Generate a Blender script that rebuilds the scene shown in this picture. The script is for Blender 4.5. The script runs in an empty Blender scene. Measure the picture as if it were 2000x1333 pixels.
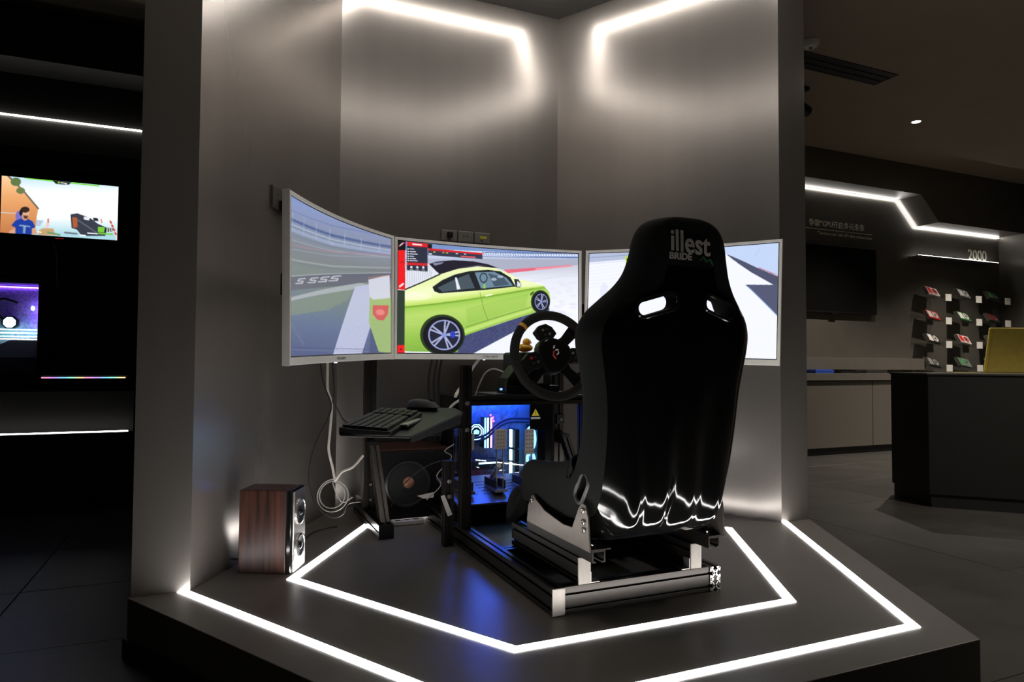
import bpy, bmesh, math, random
import numpy as np
from mathutils import Vector, Matrix
from mathutils.bvhtree import BVHTree
random.seed(4)
D = bpy.data
SC = bpy.context.scene
COL = SC.collection
ZP = 0.18                       # platform top above the hall floor
PI = math.pi

# ------------------------------------------------------------------ camera
cd = D.cameras.new('camera'); cam = D.objects.new('camera', cd); COL.objects.link(cam)
cd.sensor_fit = 'HORIZONTAL'; cd.sensor_width = 36.0; cd.lens = 36.0 * 1323.85 / 2000.0
cd.clip_start = 0.02; cd.clip_end = 60
_yaw, _p, _r = math.radians(23.4764), 0.0336426, 0.00568715
_f = Vector((math.sin(_yaw) * math.cos(_p), math.cos(_yaw) * math.cos(_p), math.sin(_p)))
_x0 = Vector((math.cos(_yaw), -math.sin(_yaw), 0)); _u0 = _x0.cross(_f)
_x = _x0 * math.cos(_r) + _u0 * math.sin(_r); _u = _u0 * math.cos(_r) - _x0 * math.sin(_r)
cam.matrix_world = Matrix(((_x.x, _u.x, -_f.x, -0.903), (_x.y, _u.y, -_f.y, -1.774),
                           (_x.z, _u.z, -_f.z, 0.7336 + ZP), (0, 0, 0, 1)))
SC.camera = cam

# ------------------------------------------------------------------ world, exposure
w = D.worlds.new('World'); SC.world = w; w.use_nodes = True
w.node_tree.nodes['Background'].inputs[0].default_value = (0.9, 0.95, 1.0, 1)
w.node_tree.nodes['Background'].inputs[1].default_value = 0.0
SC.view_settings.view_transform = 'Standard'; SC.view_settings.look = 'None'
SC.view_settings.exposure = 0.65; SC.view_settings.gamma = 1.0; SC.view_settings.use_curve_mapping = False
STRIP = 17.0          # floor light strips
CEIL_STRIP = 17.0    # ceiling light ring of the booth
COVE = 9.0          # cove lines along the hall wall
SPOT_W = 225.0        # ceiling downlights

# ------------------------------------------------------------------ materials
def srgb(r, g, b):
    f = lambda c: (c / 255) / 12.92 if c / 255 <= .04045 else ((c / 255 + .055) / 1.055) ** 2.4
    return (f(r), f(g), f(b))
MATS = {}
def mat(name, col, rough=.5, metal=0.0, noise=0.0, nscale=30, bump=0.0, bscale=200, coat=0.0, emit=None, es=0.0, spec=.5, stretch=None, var=0.12):
    if name in MATS: return MATS[name]
    m = D.materials.new(name); m.use_nodes = True; nt = m.node_tree; b = nt.nodes['Principled BSDF']
    b.inputs['Base Color'].default_value = (*col, 1); b.inputs['Roughness'].default_value = rough
    b.inputs['Metallic'].default_value = metal; b.inputs['Coat Weight'].default_value = coat
    b.inputs['Coat Roughness'].default_value = .03; b.inputs['Specular IOR Level'].default_value = spec
    tc = nt.nodes.new('ShaderNodeTexCoord'); mp = nt.nodes.new('ShaderNodeMapping')
    nt.links.new(tc.outputs['Object'], mp.inputs['Vector'])
    if stretch: mp.inputs['Scale'].default_value = stretch
    if noise or not (bump or emit):
        n = nt.nodes.new('ShaderNodeTexNoise'); n.inputs['Scale'].default_value = nscale; n.inputs['Detail'].default_value = 5
        nt.links.new(mp.outputs[0], n.inputs['Vector'])
        r = nt.nodes.new('ShaderNodeValToRGB'); nt.links.new(n.outputs['Fac'], r.inputs[0])
        v = noise or var * .5
        r.color_ramp.elements[0].position = .3; r.color_ramp.elements[1].position = .7
        r.color_ramp.elements[0].color = (*[max(0, c * (1 - v)) for c in col], 1)
        r.color_ramp.elements[1].color = (*[min(1, c * (1 + v)) for c in col], 1)
        nt.links.new(r.outputs[0], b.inputs['Base Color'])
    if bump:
        n2 = nt.nodes.new('ShaderNodeTexNoise'); n2.inputs['Scale'].default_value = bscale; n2.inputs['Detail'].default_value = 4
        nt.links.new(mp.outputs[0], n2.inputs['Vector'])
        bp = nt.nodes.new('ShaderNodeBump'); bp.inputs['Strength'].default_value = bump; bp.inputs['Distance'].default_value = .002
        nt.links.new(n2.outputs['Fac'], bp.inputs['Height']); nt.links.new(bp.outputs[0], b.inputs['Normal'])
    if emit:
        b.inputs['Emission Color'].default_value = (*emit, 1); b.inputs['Emission Strength'].default_value = es
    MATS[name] = m; return m
def glow(name, col, s):
    return mat(name, (.8, .8, .8), .5, emit=col, es=s)
def glass(name, tint=(1, 1, 1), refl=.05):
    if name in MATS: return MATS[name]
    m = D.materials.new(name); m.use_nodes = True; nt = m.node_tree; nt.nodes.remove(nt.nodes['Principled BSDF'])
    t = nt.nodes.new('ShaderNodeBsdfTransparent'); t.inputs[0].default_value = (*tint, 1)
    g = nt.nodes.new('ShaderNodeBsdfGlossy'); g.inputs['Roughness'].default_value = .02
    mx = nt.nodes.new('ShaderNodeMixShader')
    mx.inputs[0].default_value = refl; nt.links.new(t.outputs[0], mx.inputs[1]); nt.links.new(g.outputs[0], mx.inputs[2])
    nt.links.new(mx.outputs[0], nt.nodes['Material Output'].inputs[0])
    MATS[name] = m; return m
M_WALL = mat('grey_metal_laminate', (.305, .28, .256), .25, .67, noise=.05, nscale=6, bump=.02, bscale=90, stretch=(1, 1, .04))
M_PLAT = mat('platform_laminate', (.15, .139, .127), .32, .0, noise=.06, nscale=5, spec=.45)
M_SKIRT = mat('black_skirting', (.012, .012, .012), .5)
M_TILE = mat('dark_floor_tile', (.040, .038, .034), .38, .0, noise=.22, nscale=3, bump=.03, bscale=60, spec=.4)
M_GROUT = mat('dark_grout', (.03, .03, .028), .9)
M_CEIL = mat('hall_ceiling_paint', (.31, .255, .19), .8, noise=.04, nscale=4)
M_NCEIL = mat('booth_ceiling_paint', (.10, .095, .09), .6)
M_HALL = mat('hall_wall_panel', (.115, .107, .092), .38, .3, noise=.06, nscale=5)
M_DARKW = mat('black_wall_panel', (.016, .016, .0145), .5, noise=.08, nscale=5)
M_CAB = mat('grey_cabinet_laminate', (.16, .145, .125), .4, .3, noise=.05)
M_BLKCAB = mat('black_counter_laminate', (.010, .010, .0095), .5, noise=.1)
M_ALU = mat('black_anodised_aluminium', (.04, .036, .033), .28, .8, noise=.08, nscale=40)
M_CUT = mat('raw_cut_aluminium', (.85, .83, .8), .25, 1)
M_CAP = mat('grey_end_cap', (.30, .275, .25), .4, .5, noise=.1, nscale=60, stretch=(1, 1, .1))
M_BRKT = mat('grey_seat_bracket', (.19, .165, .145), .32, .7, noise=.05)
M_BOLT = mat('chrome_bolt', (.7, .68, .65), .2, 1)
M_BLK = mat('black_plastic', (.009, .009, .009), .45, noise=.1, spec=.2)
M_BLK2 = mat('charcoal_plastic', (.027, .027, .027), .5, noise=.1, spec=.3)
M_GLOSSB = mat('gloss_black', (.006, .006, .006), .1, spec=.5)
M_WHITE = mat('white_monitor_plastic', (.90, .87, .81), .4, noise=.03)
M_SUEDE = mat('black_suede', (.022, .021, .020), .95, bump=.5, bscale=900, noise=.15, nscale=300, spec=.15)
M_FABRIC = mat('black_seat_fabric', (.011, .0115, .011), .95, bump=.5, bscale=1200, noise=.2, nscale=400, spec=.2)
M_WOOD = mat('dark_walnut_veneer', (.058, .021, .014), .34, noise=.75, nscale=9, stretch=(6, 6, .35), spec=.5)
M_SILV = mat('silver_baffle', (.55, .53, .5), .22, .85)
M_CONE = mat('black_cone_paper', (.02, .02, .02), .6, bump=.2)
M_COPPER = mat('copper_dust_cap', (.62, .30, .19), .45, .5)
M_PEDAL = mat('brushed_pedal_metal', (.55, .50, .45), .4, .3, noise=.05)
M_STEEL = mat('bare_steel', (.45, .43, .40), .3, .9)
M_YEL = mat('duck_yellow_rubber', (1.0, .52, .02), .4)
M_YEL.node_tree.nodes['Principled BSDF'].inputs['Subsurface Weight'].default_value = .8; M_YEL.node_tree.nodes['Principled BSDF'].inputs['Subsurface Radius'].default_value = (1, .6, .1); M_YEL.node_tree.nodes['Principled BSDF'].inputs['Subsurface Scale'].default_value = .03
M_ORANGE = mat('orange_marker', (.75, .32, .02), .6)
M_RED = mat('red_plastic', (.5, .02, .02), .4)
M_WCAB = mat('white_cable', (.62, .57, .52), .5)
M_BCAB = mat('black_cable', (.015, .015, .015), .45)
M_GCAB = mat('grey_cable', (.30, .28, .26), .45)
M_LED = glow('white_light_strip', (1.0, .97, .95), STRIP)
M_CLED = glow('white_ceiling_strip', (1.0, .94, .88), CEIL_STRIP)
M_COVE = glow('white_cove_strip', (1.0, .95, .90), COVE)
M_SOCK = mat('grey_socket_plastic', (.075, .07, .065), .4)
M_LETTER = mat('grey_lettering', (.85, .82, .75), .5)
M_PAPER = mat('white_paper', (.7, .68, .64), .7)
M_GLASS = glass('clear_glass', (.93, .95, 1.0))
M_ACR = glass('clear_acrylic', (.9, .9, .9))

def shell_material():
    m = D.materials.new('glossy_black_fibreglass'); m.use_nodes = True; nt = m.node_tree; b = nt.nodes['Principled BSDF']
    b.inputs['Base Color'].default_value = (.003, .003, .003, 1); b.inputs['Roughness'].default_value = .09
    b.inputs['Specular IOR Level'].default_value = .5
    tc = nt.nodes.new('ShaderNodeTexCoord'); mp = nt.nodes.new('ShaderNodeMapping'); mp.inputs['Scale'].default_value = (1, 1, .3)
    n = nt.nodes.new('ShaderNodeTexNoise'); n.inputs['Scale'].default_value = 9; n.inputs['Detail'].default_value = 1
    bp = nt.nodes.new('ShaderNodeBump'); bp.inputs['Strength'].default_value = .22; bp.inputs['Distance'].default_value = .02
    nt.links.new(tc.outputs['Object'], mp.inputs[0]); nt.links.new(mp.outputs[0], n.inputs['Vector'])
    nt.links.new(n.outputs['Fac'], bp.inputs['Height']); nt.links.new(bp.outputs[0], b.inputs['Normal'])
    MATS[m.name] = m; return m
M_SHELL = shell_material()

# ------------------------------------------------------------------ mesh helpers
class MB:
    def __init__(s): s.v = []; s.f = []
    def add(s, vs, fs):
        o = len(s.v); s.v += [tuple(map(float, p)) for p in vs]; s.f += [tuple(i + o for i in q) for q in fs]; return s
    def box(s, x0, x1, y0, y1, z0, z1):
        return s.add([(x0, y0, z0), (x1, y0, z0), (x1, y1, z0), (x0, y1, z0), (x0, y0, z1), (x1, y0, z1), (x1, y1, z1), (x0, y1, z1)],
                     [(3, 2, 1, 0), (4, 5, 6, 7), (0, 1, 5, 4), (1, 2, 6, 5), (2, 3, 7, 6), (3, 0, 4, 7)])
    def prism(s, poly, a0, a1, axis='z'):
        n = len(poly)
        ar = sum(poly[i][0] * poly[(i + 1) % n][1] - poly[(i + 1) % n][0] * poly[i][1] for i in range(n))
        if ar < 0: poly = poly[::-1]
        mk = {'z': lambda p, a: (p[0], p[1], a), 'y': lambda p, a: (p[0], a, p[1]), 'x': lambda p, a: (a, p[0], p[1])}[axis]
        vs = [mk(p, a0) for p in poly] + [mk(p, a1) for p in poly]
        fs = [tuple(range(n))[::-1], tuple(range(n, 2 * n))] + [(i, (i + 1) % n, n + (i + 1) % n, n + i) for i in range(n)]
        if axis == 'y': fs = [q[::-1] for q in fs]
        return s.add(vs, fs)
    def tube(s, pts, r, n=8, closed=False, caps=True):
        P = [Vector(p) for p in pts]; k = len(P); base = len(s.v)
        R = r if isinstance(r, (list, tuple)) else [r] * k
        up = None; vs = []
        for i in range(k):
            a = P[(i - 1) % k] if (closed or i > 0) else P[i]; b = P[(i + 1) % k] if (closed or i < k - 1) else P[i]
            t = (b - a).normalized()
            if up is None:
                up = Vector((0, 0, 1)) if abs(t.z) < .9 else Vector((1, 0, 0))
            up = (up - t * up.dot(t)).normalized(); sd = t.cross(up)
            for j in range(n):
                an = 2 * PI * j / n; vs.append(P[i] + (up * math.cos(an) + sd * math.sin(an)) * R[i])
        fs = []
        for i in range(k if closed else k - 1):
            for j in range(n):
                a = i * n + j; b = i * n + (j + 1) % n; c = ((i + 1) % k) * n + (j + 1) % n; d = ((i + 1) % k) * n + j
                fs.append((a, d, c, b))
        if caps and not closed:
            fs.append(tuple(range(n))); fs.append(tuple(range((k - 1) * n, k * n))[::-1])
        return s.add(vs, fs)
    def lathe(s, prof, c=(0, 0, 0), axis='z', n=24):
        vs = []; k = len(prof)
        for (r, h) in prof:
            for j in range(n):
                a = 2 * PI * j / n; x, y = r * math.cos(a), r * math.sin(a)
                p = {'z': (x, y, h), 'y': (x, h, y), 'x': (h, x, y)}[axis]
                vs.append((p[0] + c[0], p[1] + c[1], p[2] + c[2]))
        fs = []
        for i in range(k - 1):
            for j in range(n):
                q = (i * n + j, i * n + (j + 1) % n, (i + 1) * n + (j + 1) % n, (i + 1) * n + j)
                fs.append(q[::-1] if axis == 'y' else q)
        fs.append(tuple(range(n)) if axis == 'y' else tuple(range(n))[::-1])
        e = tuple(range((k - 1) * n, k * n)); fs.append(e[::-1] if axis == 'y' else e)
        return s.add(vs, fs)
    def cyl(s, c, r, h, axis='z', n=20):
        return s.lathe([(r, 0), (r, h)], c, axis, n)
    def ball(s, c, rx, ry, rz, n=16, m=10):
        vs = []; fs = []
        for i in range(m + 1):
            t = PI * i / m
            for j in range(n):
                a = 2 * PI * j / n
                vs.append((c[0] + rx * math.sin(t) * math.cos(a), c[1] + ry * math.sin(t) * math.sin(a), c[2] + rz * math.cos(t)))
        for i in range(m):
            for j in range(n): fs.append((i * n + j, (i + 1) * n + j, (i + 1) * n + (j + 1) % n, i * n + (j + 1) % n))
        return s.add(vs, fs)
    def grid(s, P):
        r = len(P); c = len(P[0])
        return s.add([p for row in P for p in row], [(i * c + j, i * c + j + 1, (i + 1) * c + j + 1, (i + 1) * c + j) for i in range(r - 1) for j in range(c - 1)])
    def rot(s, M, start=0):
        s.v = s.v[:start] + [tuple(M @ Vector(p)) for p in s.v[start:]]; return s
    def obj(s, name, m, parent=None, smooth=False, bevel=0, seg=2, sharp=40, off=(0, 0, 0)):
        me = D.meshes.new(name)
        me.from_pydata([(p[0] + off[0], p[1] + off[1], p[2] + off[2]) for p in s.v], [], s.f); me.update()
        me.materials.append(m)
        if smooth:
            me.polygons.foreach_set('use_smooth', [True] * len(me.polygons)); me.set_sharp_from_angle(angle=math.radians(sharp))
        o = D.objects.new(name, me); COL.objects.link(o)
        if parent: o.parent = parent
        if bevel:
            b = o.modifiers.new('bevel', 'BEVEL'); b.width = bevel; b.segments = seg; b.limit_method = 'ANGLE'; b.angle_limit = math.radians(35)
        return o
def tag(o, label, cat, group=None, kind=None):
    o['label'] = label; o['category'] = cat
    if group: o['group'] = group
    if kind: o['kind'] = kind
    return o
def thing(name, label, cat, loc=(0, 0, 0), rz=0, group=None):
    o = D.objects.new(name, None); COL.objects.link(o); o.empty_display_size = .05
    o.location = (loc[0], loc[1], loc[2] + ZP); o.rotation_euler = (0, 0, rz)
    return tag(o, label, cat, group)
def struct(name, mb, m, label=None, parent=None, bevel=0):
    o = mb.obj(name, m, parent, bevel=bevel, off=(0, 0, 0 if parent else ZP))
    if not parent: o['kind'] = 'structure'
    if label: o['label'] = label
    return o
def single(name, mb, m, label, cat, loc, rz=0, group=None, smooth=False, bevel=0):
    o = mb.obj(name, m, None, smooth=smooth, bevel=bevel); o.location = (loc[0], loc[1], loc[2] + ZP); o.rotation_euler = (0, 0, rz)
    return tag(o, label, cat, group)
def copy_tree(o, parent=None):
    c = o.copy(); COL.objects.link(c)
    if parent: c.parent = parent
    for ch in list(o.children): copy_tree(ch, c)
    return c
def smooth_path(pts, k=6):
    P = [Vector(p) for p in pts]; out = []
    for i in range(len(P) - 1):
        a = P[max(i - 1, 0)]; b = P[i]; c = P[i + 1]; d = P[min(i + 2, len(P) - 1)]
        for j in range(k):
            t = j / k
            out.append(.5 * ((2 * b) + (c - a) * t + (2 * a - 5 * b + 4 * c - d) * t * t + (3 * b - a - 3 * c + d) * t ** 3))
    out.append(P[-1]); return out
def text_mb(body, size, depth=.002, bold=0.0, shear=0.0, align='LEFT'):
    """text in the XZ plane, facing -Y, baseline on z=0"""
    cu = D.curves.new('lettering', 'FONT'); cu.body = body; cu.size = size; cu.extrude = depth / 2; cu.offset = bold; cu.shear = shear
    cu.align_x = align; cu.resolution_u = 3
    o = D.objects.new('lettering', cu); COL.objects.link(o)
    dg = bpy.context.evaluated_depsgraph_get(); me = D.meshes.new_from_object(o.evaluated_get(dg))
    mb = MB(); mb.add([(v.co.x, -v.co.z, v.co.y) for v in me.vertices], [tuple(p.vertices) for p in me.polygons])
    D.objects.remove(o); D.curves.remove(cu); D.meshes.remove(me)
    return mb
def section(w, h, g=.009, d=.009):
    """T-slot extrusion outline, w x h, one groove per 40 mm"""
    def side(n, L):
        o = []
        for i in range(n):
            c = (i + .5) * L / n
            o += [(c - g / 2, 0), (c - g / 2, .0035), (c - g, .0035), (c - g, d), (c + g, d), (c + g, .0035), (c + g / 2, .0035), (c + g / 2, 0)]
        return o
    nx = max(1, round(w / .04)); ny = max(1, round(h / .04)); P = [(0, 0)]
    P += [(a, b) for a, b in side(nx, w)] + [(w, 0)]
    P += [(w - b, a) for a, b in side(ny, h)] + [(w, h)]
    P += [(w - a, h - b) for a, b in side(nx, w)] + [(0, h)]
    P += [(b, h - a) for a, b in side(ny, h)]
    return P
def bar(name, parent, axis, x, y, z, m=None):
    """extrusion bar filling the box x,y,z (pairs) along axis"""
    if axis == 'y': S = [(x[0] + a, z[0] + b) for a, b in section(x[1] - x[0], z[1] - z[0])]; a0, a1 = y
    elif axis == 'x': S = [(y[0] + a, z[0] + b) for a, b in section(y[1] - y[0], z[1] - z[0])]; a0, a1 = x
    else: S = [(x[0] + a, y[0] + b) for a, b in section(x[1] - x[0], y[1] - y[0])]; a0, a1 = z
    return MB().prism(S, a0, a1, axis).obj(name, m or M_ALU, parent)

# ------------------------------------------------------------------ booth geometry: a regular hexagon
HC = Vector((.28, .652)); HR = 1.25
def hexa(R): return [(HC.x + R * math.cos(PI - k * PI / 3), HC.y + R * math.sin(PI - k * PI / 3)) for k in range(6)]
HW = hexa(HR); HO = hexa(1.416); HP = hexa(1.425)
NC = 2.77            # booth ceiling above the platform
HZ = 3.0             # hall ceiling above the platform
WALLY = 3.66         # hall wall face
CABY = 3.30          # cabinet fronts

# floor with tiles
fl = struct('floor', MB().box(-4.2, 10.2, -6.2, 3.9, -ZP - .10, -ZP - .006), M_GROUT, 'dark grey tiled hall floor')
tl = None
tw, td = 1.32, .66
for i in range(-3, 8):
    for j in range(-5, 5):
        x0 = -1.6 + i * tw; y0 = .82 + j * td
        if y0 + td < -2.6 or x0 + tw < -4.2 or x0 > 8.3 or y0 > 3.7: continue
        if tl is None:
            tl = MB().box(.0012, tw - .0012, .0012, td - .0012, -.006, 0).obj('tile', M_TILE, fl, bevel=.0015, seg=1); o = tl
        else:
            o = tl.copy(); COL.objects.link(o)
        o.location = (x0, y0, random.uniform(-.0006, .0002))
# platform
pf = struct('platform', MB().prism(HP, -ZP, 0), M_PLAT, 'raised grey hexagonal platform', bevel=.002)
MB().prism(hexa(1.437), -ZP + .0, -ZP + .058).obj('skirting', M_SKIRT, pf, off=(0, 0, ZP))
def ring_seg(R0, R1, k, z0, z1):
    A = hexa(R0); B = hexa(R1)
    return MB().prism([A[k], A[(k + 1) % 6], B[(k + 1) % 6], B[k]], z0, z1)
t = thing('floor_light_strip', 'glowing white light line framing the open outer edge of the platform', 'light strip', (0, 0, 0))
for k in (3, 4, 5): ring_seg(1.253, 1.287, k, -.01, .0015).obj('light_segment', M_LED, t)
t = thing('floor_light_strip', 'glowing white hexagon line set into the platform around the racing seat', 'light strip', (0, 0, 0))
for k in range(6): ring_seg(.918, .955, k, -.01, .0015).obj('light_segment', M_LED, t)
# booth walls
names = ['wall_left', 'wall_back', 'wall_right']
for k in range(3):
    poly = [HW[k], HW[k + 1], HO[k + 1], HO[k]]
    struct(names[k], MB().prism(poly, 0 if k else 0, HZ), M_WALL, ['left', 'rear', 'right'][k] + ' brushed grey wall of the hexagonal booth')
struct('booth_ceiling', MB().prism(hexa(1.249), NC, NC + .1), M_NCEIL, 'dark ceiling of the hexagonal booth')
t = thing('ceiling_light_ring_offscreen', 'white hexagonal light line on the booth ceiling', 'light strip', (0, 0, NC))
for k in range(6): ring_seg(.955, .99, k, -.012, -.0005).obj('light_segment', M_CLED, t)

# hall shell
struct('ceiling', MB().box(-4.2, 10.2, -6.2, 3.9, HZ, HZ + .1), M_CEIL, 'brown-grey hall ceiling')
struct('wall_hall', MB().box(-1.0, 8.4, WALLY, WALLY + .15, -ZP, HZ), M_HALL, 'grey hall wall behind the display shelves')
struct('wall_dark', MB().box(-4.2, -1.0, WALLY, WALLY + .15, -ZP, HZ), M_DARKW, 'black hall wall behind the gaming desk')
struct('wall_far_left', MB().box(-4.3, -4.2, -6.2, 3.9, -ZP, HZ), M_DARKW)
struct('wall_far_right', MB().box(8.24, 8.4, -6.2, WALLY, -ZP, HZ), M_HALL)
struct('wall_rear', MB().box(-4.2, 10.2, -6.3, -6.2, -ZP, HZ), M_DARKW)
# soffit on the right: lower edge steps down along a slanted face
SY = 3.36
struct('soffit', MB().prism([(-1.0, 2.675), (6.36, 2.675), (6.66, 2.385), (8.24, 2.385), (8.24, HZ), (-1.0, HZ)], SY, WALLY, 'y'), M_HALL, 'stepped dark soffit above the display wall')
struct('soffit_dark', MB().box(-4.2, -1.0, SY, WALLY, 2.66, HZ), M_DARKW, 'black soffit above the gaming desk')
def strip_y(name, label, pts, y, r=.0065, group=None, m=None):
    """cove light running along the wall, pts in XZ"""
    t = thing(name, label, 'light strip', (pts[0][0], y, pts[0][1]), 0, group)
    for i in range(len(pts) - 1):
        a = Vector((pts[i][0] - pts[0][0], 0, pts[i][1] - pts[0][1])); b = Vector((pts[i + 1][0] - pts[0][0], 0, pts[i + 1][1] - pts[0][1]))
        MB().tube([a, b], r, 6).obj('light_segment', m or M_COVE, t)
    return t
strip_y('cove_light', 'white cove light stepping down under the soffit of the display wall', [(3.2, 2.662), (6.352, 2.662), (6.652, 2.372), (8.22, 2.372)], WALLY - .014)
strip_y('cove_light', 'white cove light under the black soffit above the gaming screen', [(-4.1, 2.372), (-1.05, 2.372)], WALLY - .014, m=glow('left_cove_strip', (1, .95, .9), 5))
# stepped panel band under the left cove
struct('trim_1', MB().box(-4.2, -1.0, WALLY - .04, WALLY - .0005, 2.03, 2.16), M_DARKW)

# ------------------------------------------------------------------ screens: flat art drawn in code
class Art:
    def __init__(s, nx, ny, corners, bg):
        s.W, s.H = nx * 2, ny * 2; s.nx, s.ny = nx, ny
        s.c = np.zeros((s.H, s.W, 3)); s.c[:] = bg
        u, v = np.meshgrid((np.arange(s.W) + .5) / s.W, (np.arange(s.H) + .5) / s.H); s.u, s.v = u, v
        # sketch plane: drawing coordinates of the four screen corners TL TR BR BL
        A = []; B = []
        for (x, y), (U, V) in zip(corners, ((0, 0), (1, 0), (1, 1), (0, 1))):
            A += [[U, V, 1, 0, 0, 0, -x * U, -x * V], [0, 0, 0, U, V, 1, -y * U, -y * V]]; B += [x, y]
        h = np.linalg.solve(np.array(A, float), np.array(B, float))
        wv = h[6] * u + h[7] * v + 1
        s.x = (h[0] * u + h[1] * v + h[2]) / wv; s.y = (h[3] * u + h[4] * v + h[5]) / wv
        s.rng = np.random.default_rng(3)
    def col(s, c):
        return np.array(c, float)
    def put(s, m, c, a=1.0):
        c = c(s.x, s.y) if callable(c) else np.broadcast_to(np.array(c, float), s.c.shape)
        m = m.astype(float) * a; s.c = s.c * (1 - m[..., None]) + c * m[..., None]; return s
    def poly(s, P, c, a=1.0):
        m = np.zeros(s.x.shape, bool); n = len(P)
        for i in range(n):
            (x1, y1), (x2, y2) = P[i], P[(i + 1) % n]
            if y1 == y2: continue
            k = ((y1 > s.y) != (y2 > s.y)) & (s.x < (x2 - x1) * (s.y - y1) / (y2 - y1) + x1); m ^= k
        return s.put(m, c, a)
    def ell(s, cx, cy, rx, ry, c, a=1.0, r0=0):
        q = ((s.x - cx) / rx) ** 2 + ((s.y - cy) / ry) ** 2
        return s.put((q <= 1) & (q >= r0 * r0), c, a)
    def line(s, P, w, c, a=1.0):
        for (x1, y1), (x2, y2) in zip(P[:-1], P[1:]):
            dx, dy = x2 - x1, y2 - y1; L = dx * dx + dy * dy
            t = np.clip(((s.x - x1) * dx + (s.y - y1) * dy) / L, 0, 1)
            s.put((s.x - x1 - t * dx) ** 2 + (s.y - y1 - t * dy) ** 2 <= w * w / 4, c, a)
        return s
    def speckle(s, mask, amt):
        s.c += (s.rng.random(s.x.shape)[..., None] - .5) * amt * mask[..., None]; return s
    def linear(s):
        c = np.clip(s.c.reshape(s.ny, 2, s.nx, 2, 3).mean((1, 3)), 0, 255) / 255
        return np.where(c <= .04045, c / 12.92, ((c + .055) / 1.055) ** 2.4)
def vgrad(stops):
    ys = [a for a, _ in stops]
    return lambda x, y: np.stack([np.interp(y, ys, [c[i] for _, c in stops]) for i in range(3)], -1)
def screen_material(name, strength):
    m = D.materials.new(name); m.use_nodes = True; nt = m.node_tree; b = nt.nodes['Principled BSDF']
    b.inputs['Base Color'].default_value = (.01, .01, .01, 1); b.inputs['Roughness'].default_value = .35
    at = nt.nodes.new('ShaderNodeAttribute'); at.attribute_name = 'art'
    nt.links.new(at.outputs['Color'], b.inputs['Emission Color']); b.inputs['Emission Strength'].default_value = strength
    MATS[name] = m; return m
M_SCREEN = screen_material('lit_screen', .70)
def screen_obj(art, fn, parent, name='screen', m=None):
    """fn(u, v) -> point; one small facet per art cell"""
    nx, ny = art.nx, art.ny; px = art.linear()
    uu = (np.arange(nx)) / (nx - 1); vv = (np.arange(ny)) / (ny - 1)
    P = np.array([[fn(a, b) for a in uu] for b in (0, 1)])         # rows are straight, so lerp in v
    pts = P[0][None] * (1 - vv)[:, None, None] + P[1][None] * vv[:, None, None]
    pts = pts.reshape(-1, 3)
    i = np.arange(ny - 1)[:, None] * nx + np.arange(nx - 1)[None]
    q = np.stack([i, i + nx, i + nx + 1, i + 1], -1).reshape(-1, 4)
    me = D.meshes.new(name); me.vertices.add(len(pts)); me.vertices.foreach_set('co', pts.ravel())
    me.loops.add(q.size); me.loops.foreach_set('vertex_index', q.ravel().astype(np.int32))
    me.polygons.add(len(q)); me.polygons.foreach_set('loop_start', np.arange(0, q.size, 4, dtype=np.int32))
    me.update(calc_edges=True); me.validate()
    at = me.attributes.new('art', 'FLOAT_COLOR', 'POINT')
    rgba = np.ones((ny * nx, 4), np.float32); rgba[:, :3] = px.reshape(-1, 3); at.data.foreach_set('color', rgba.ravel())
    me.materials.append(m or M_SCREEN)
    o = D.objects.new(name, me); COL.objects.link(o); o.parent = parent; return o

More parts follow.
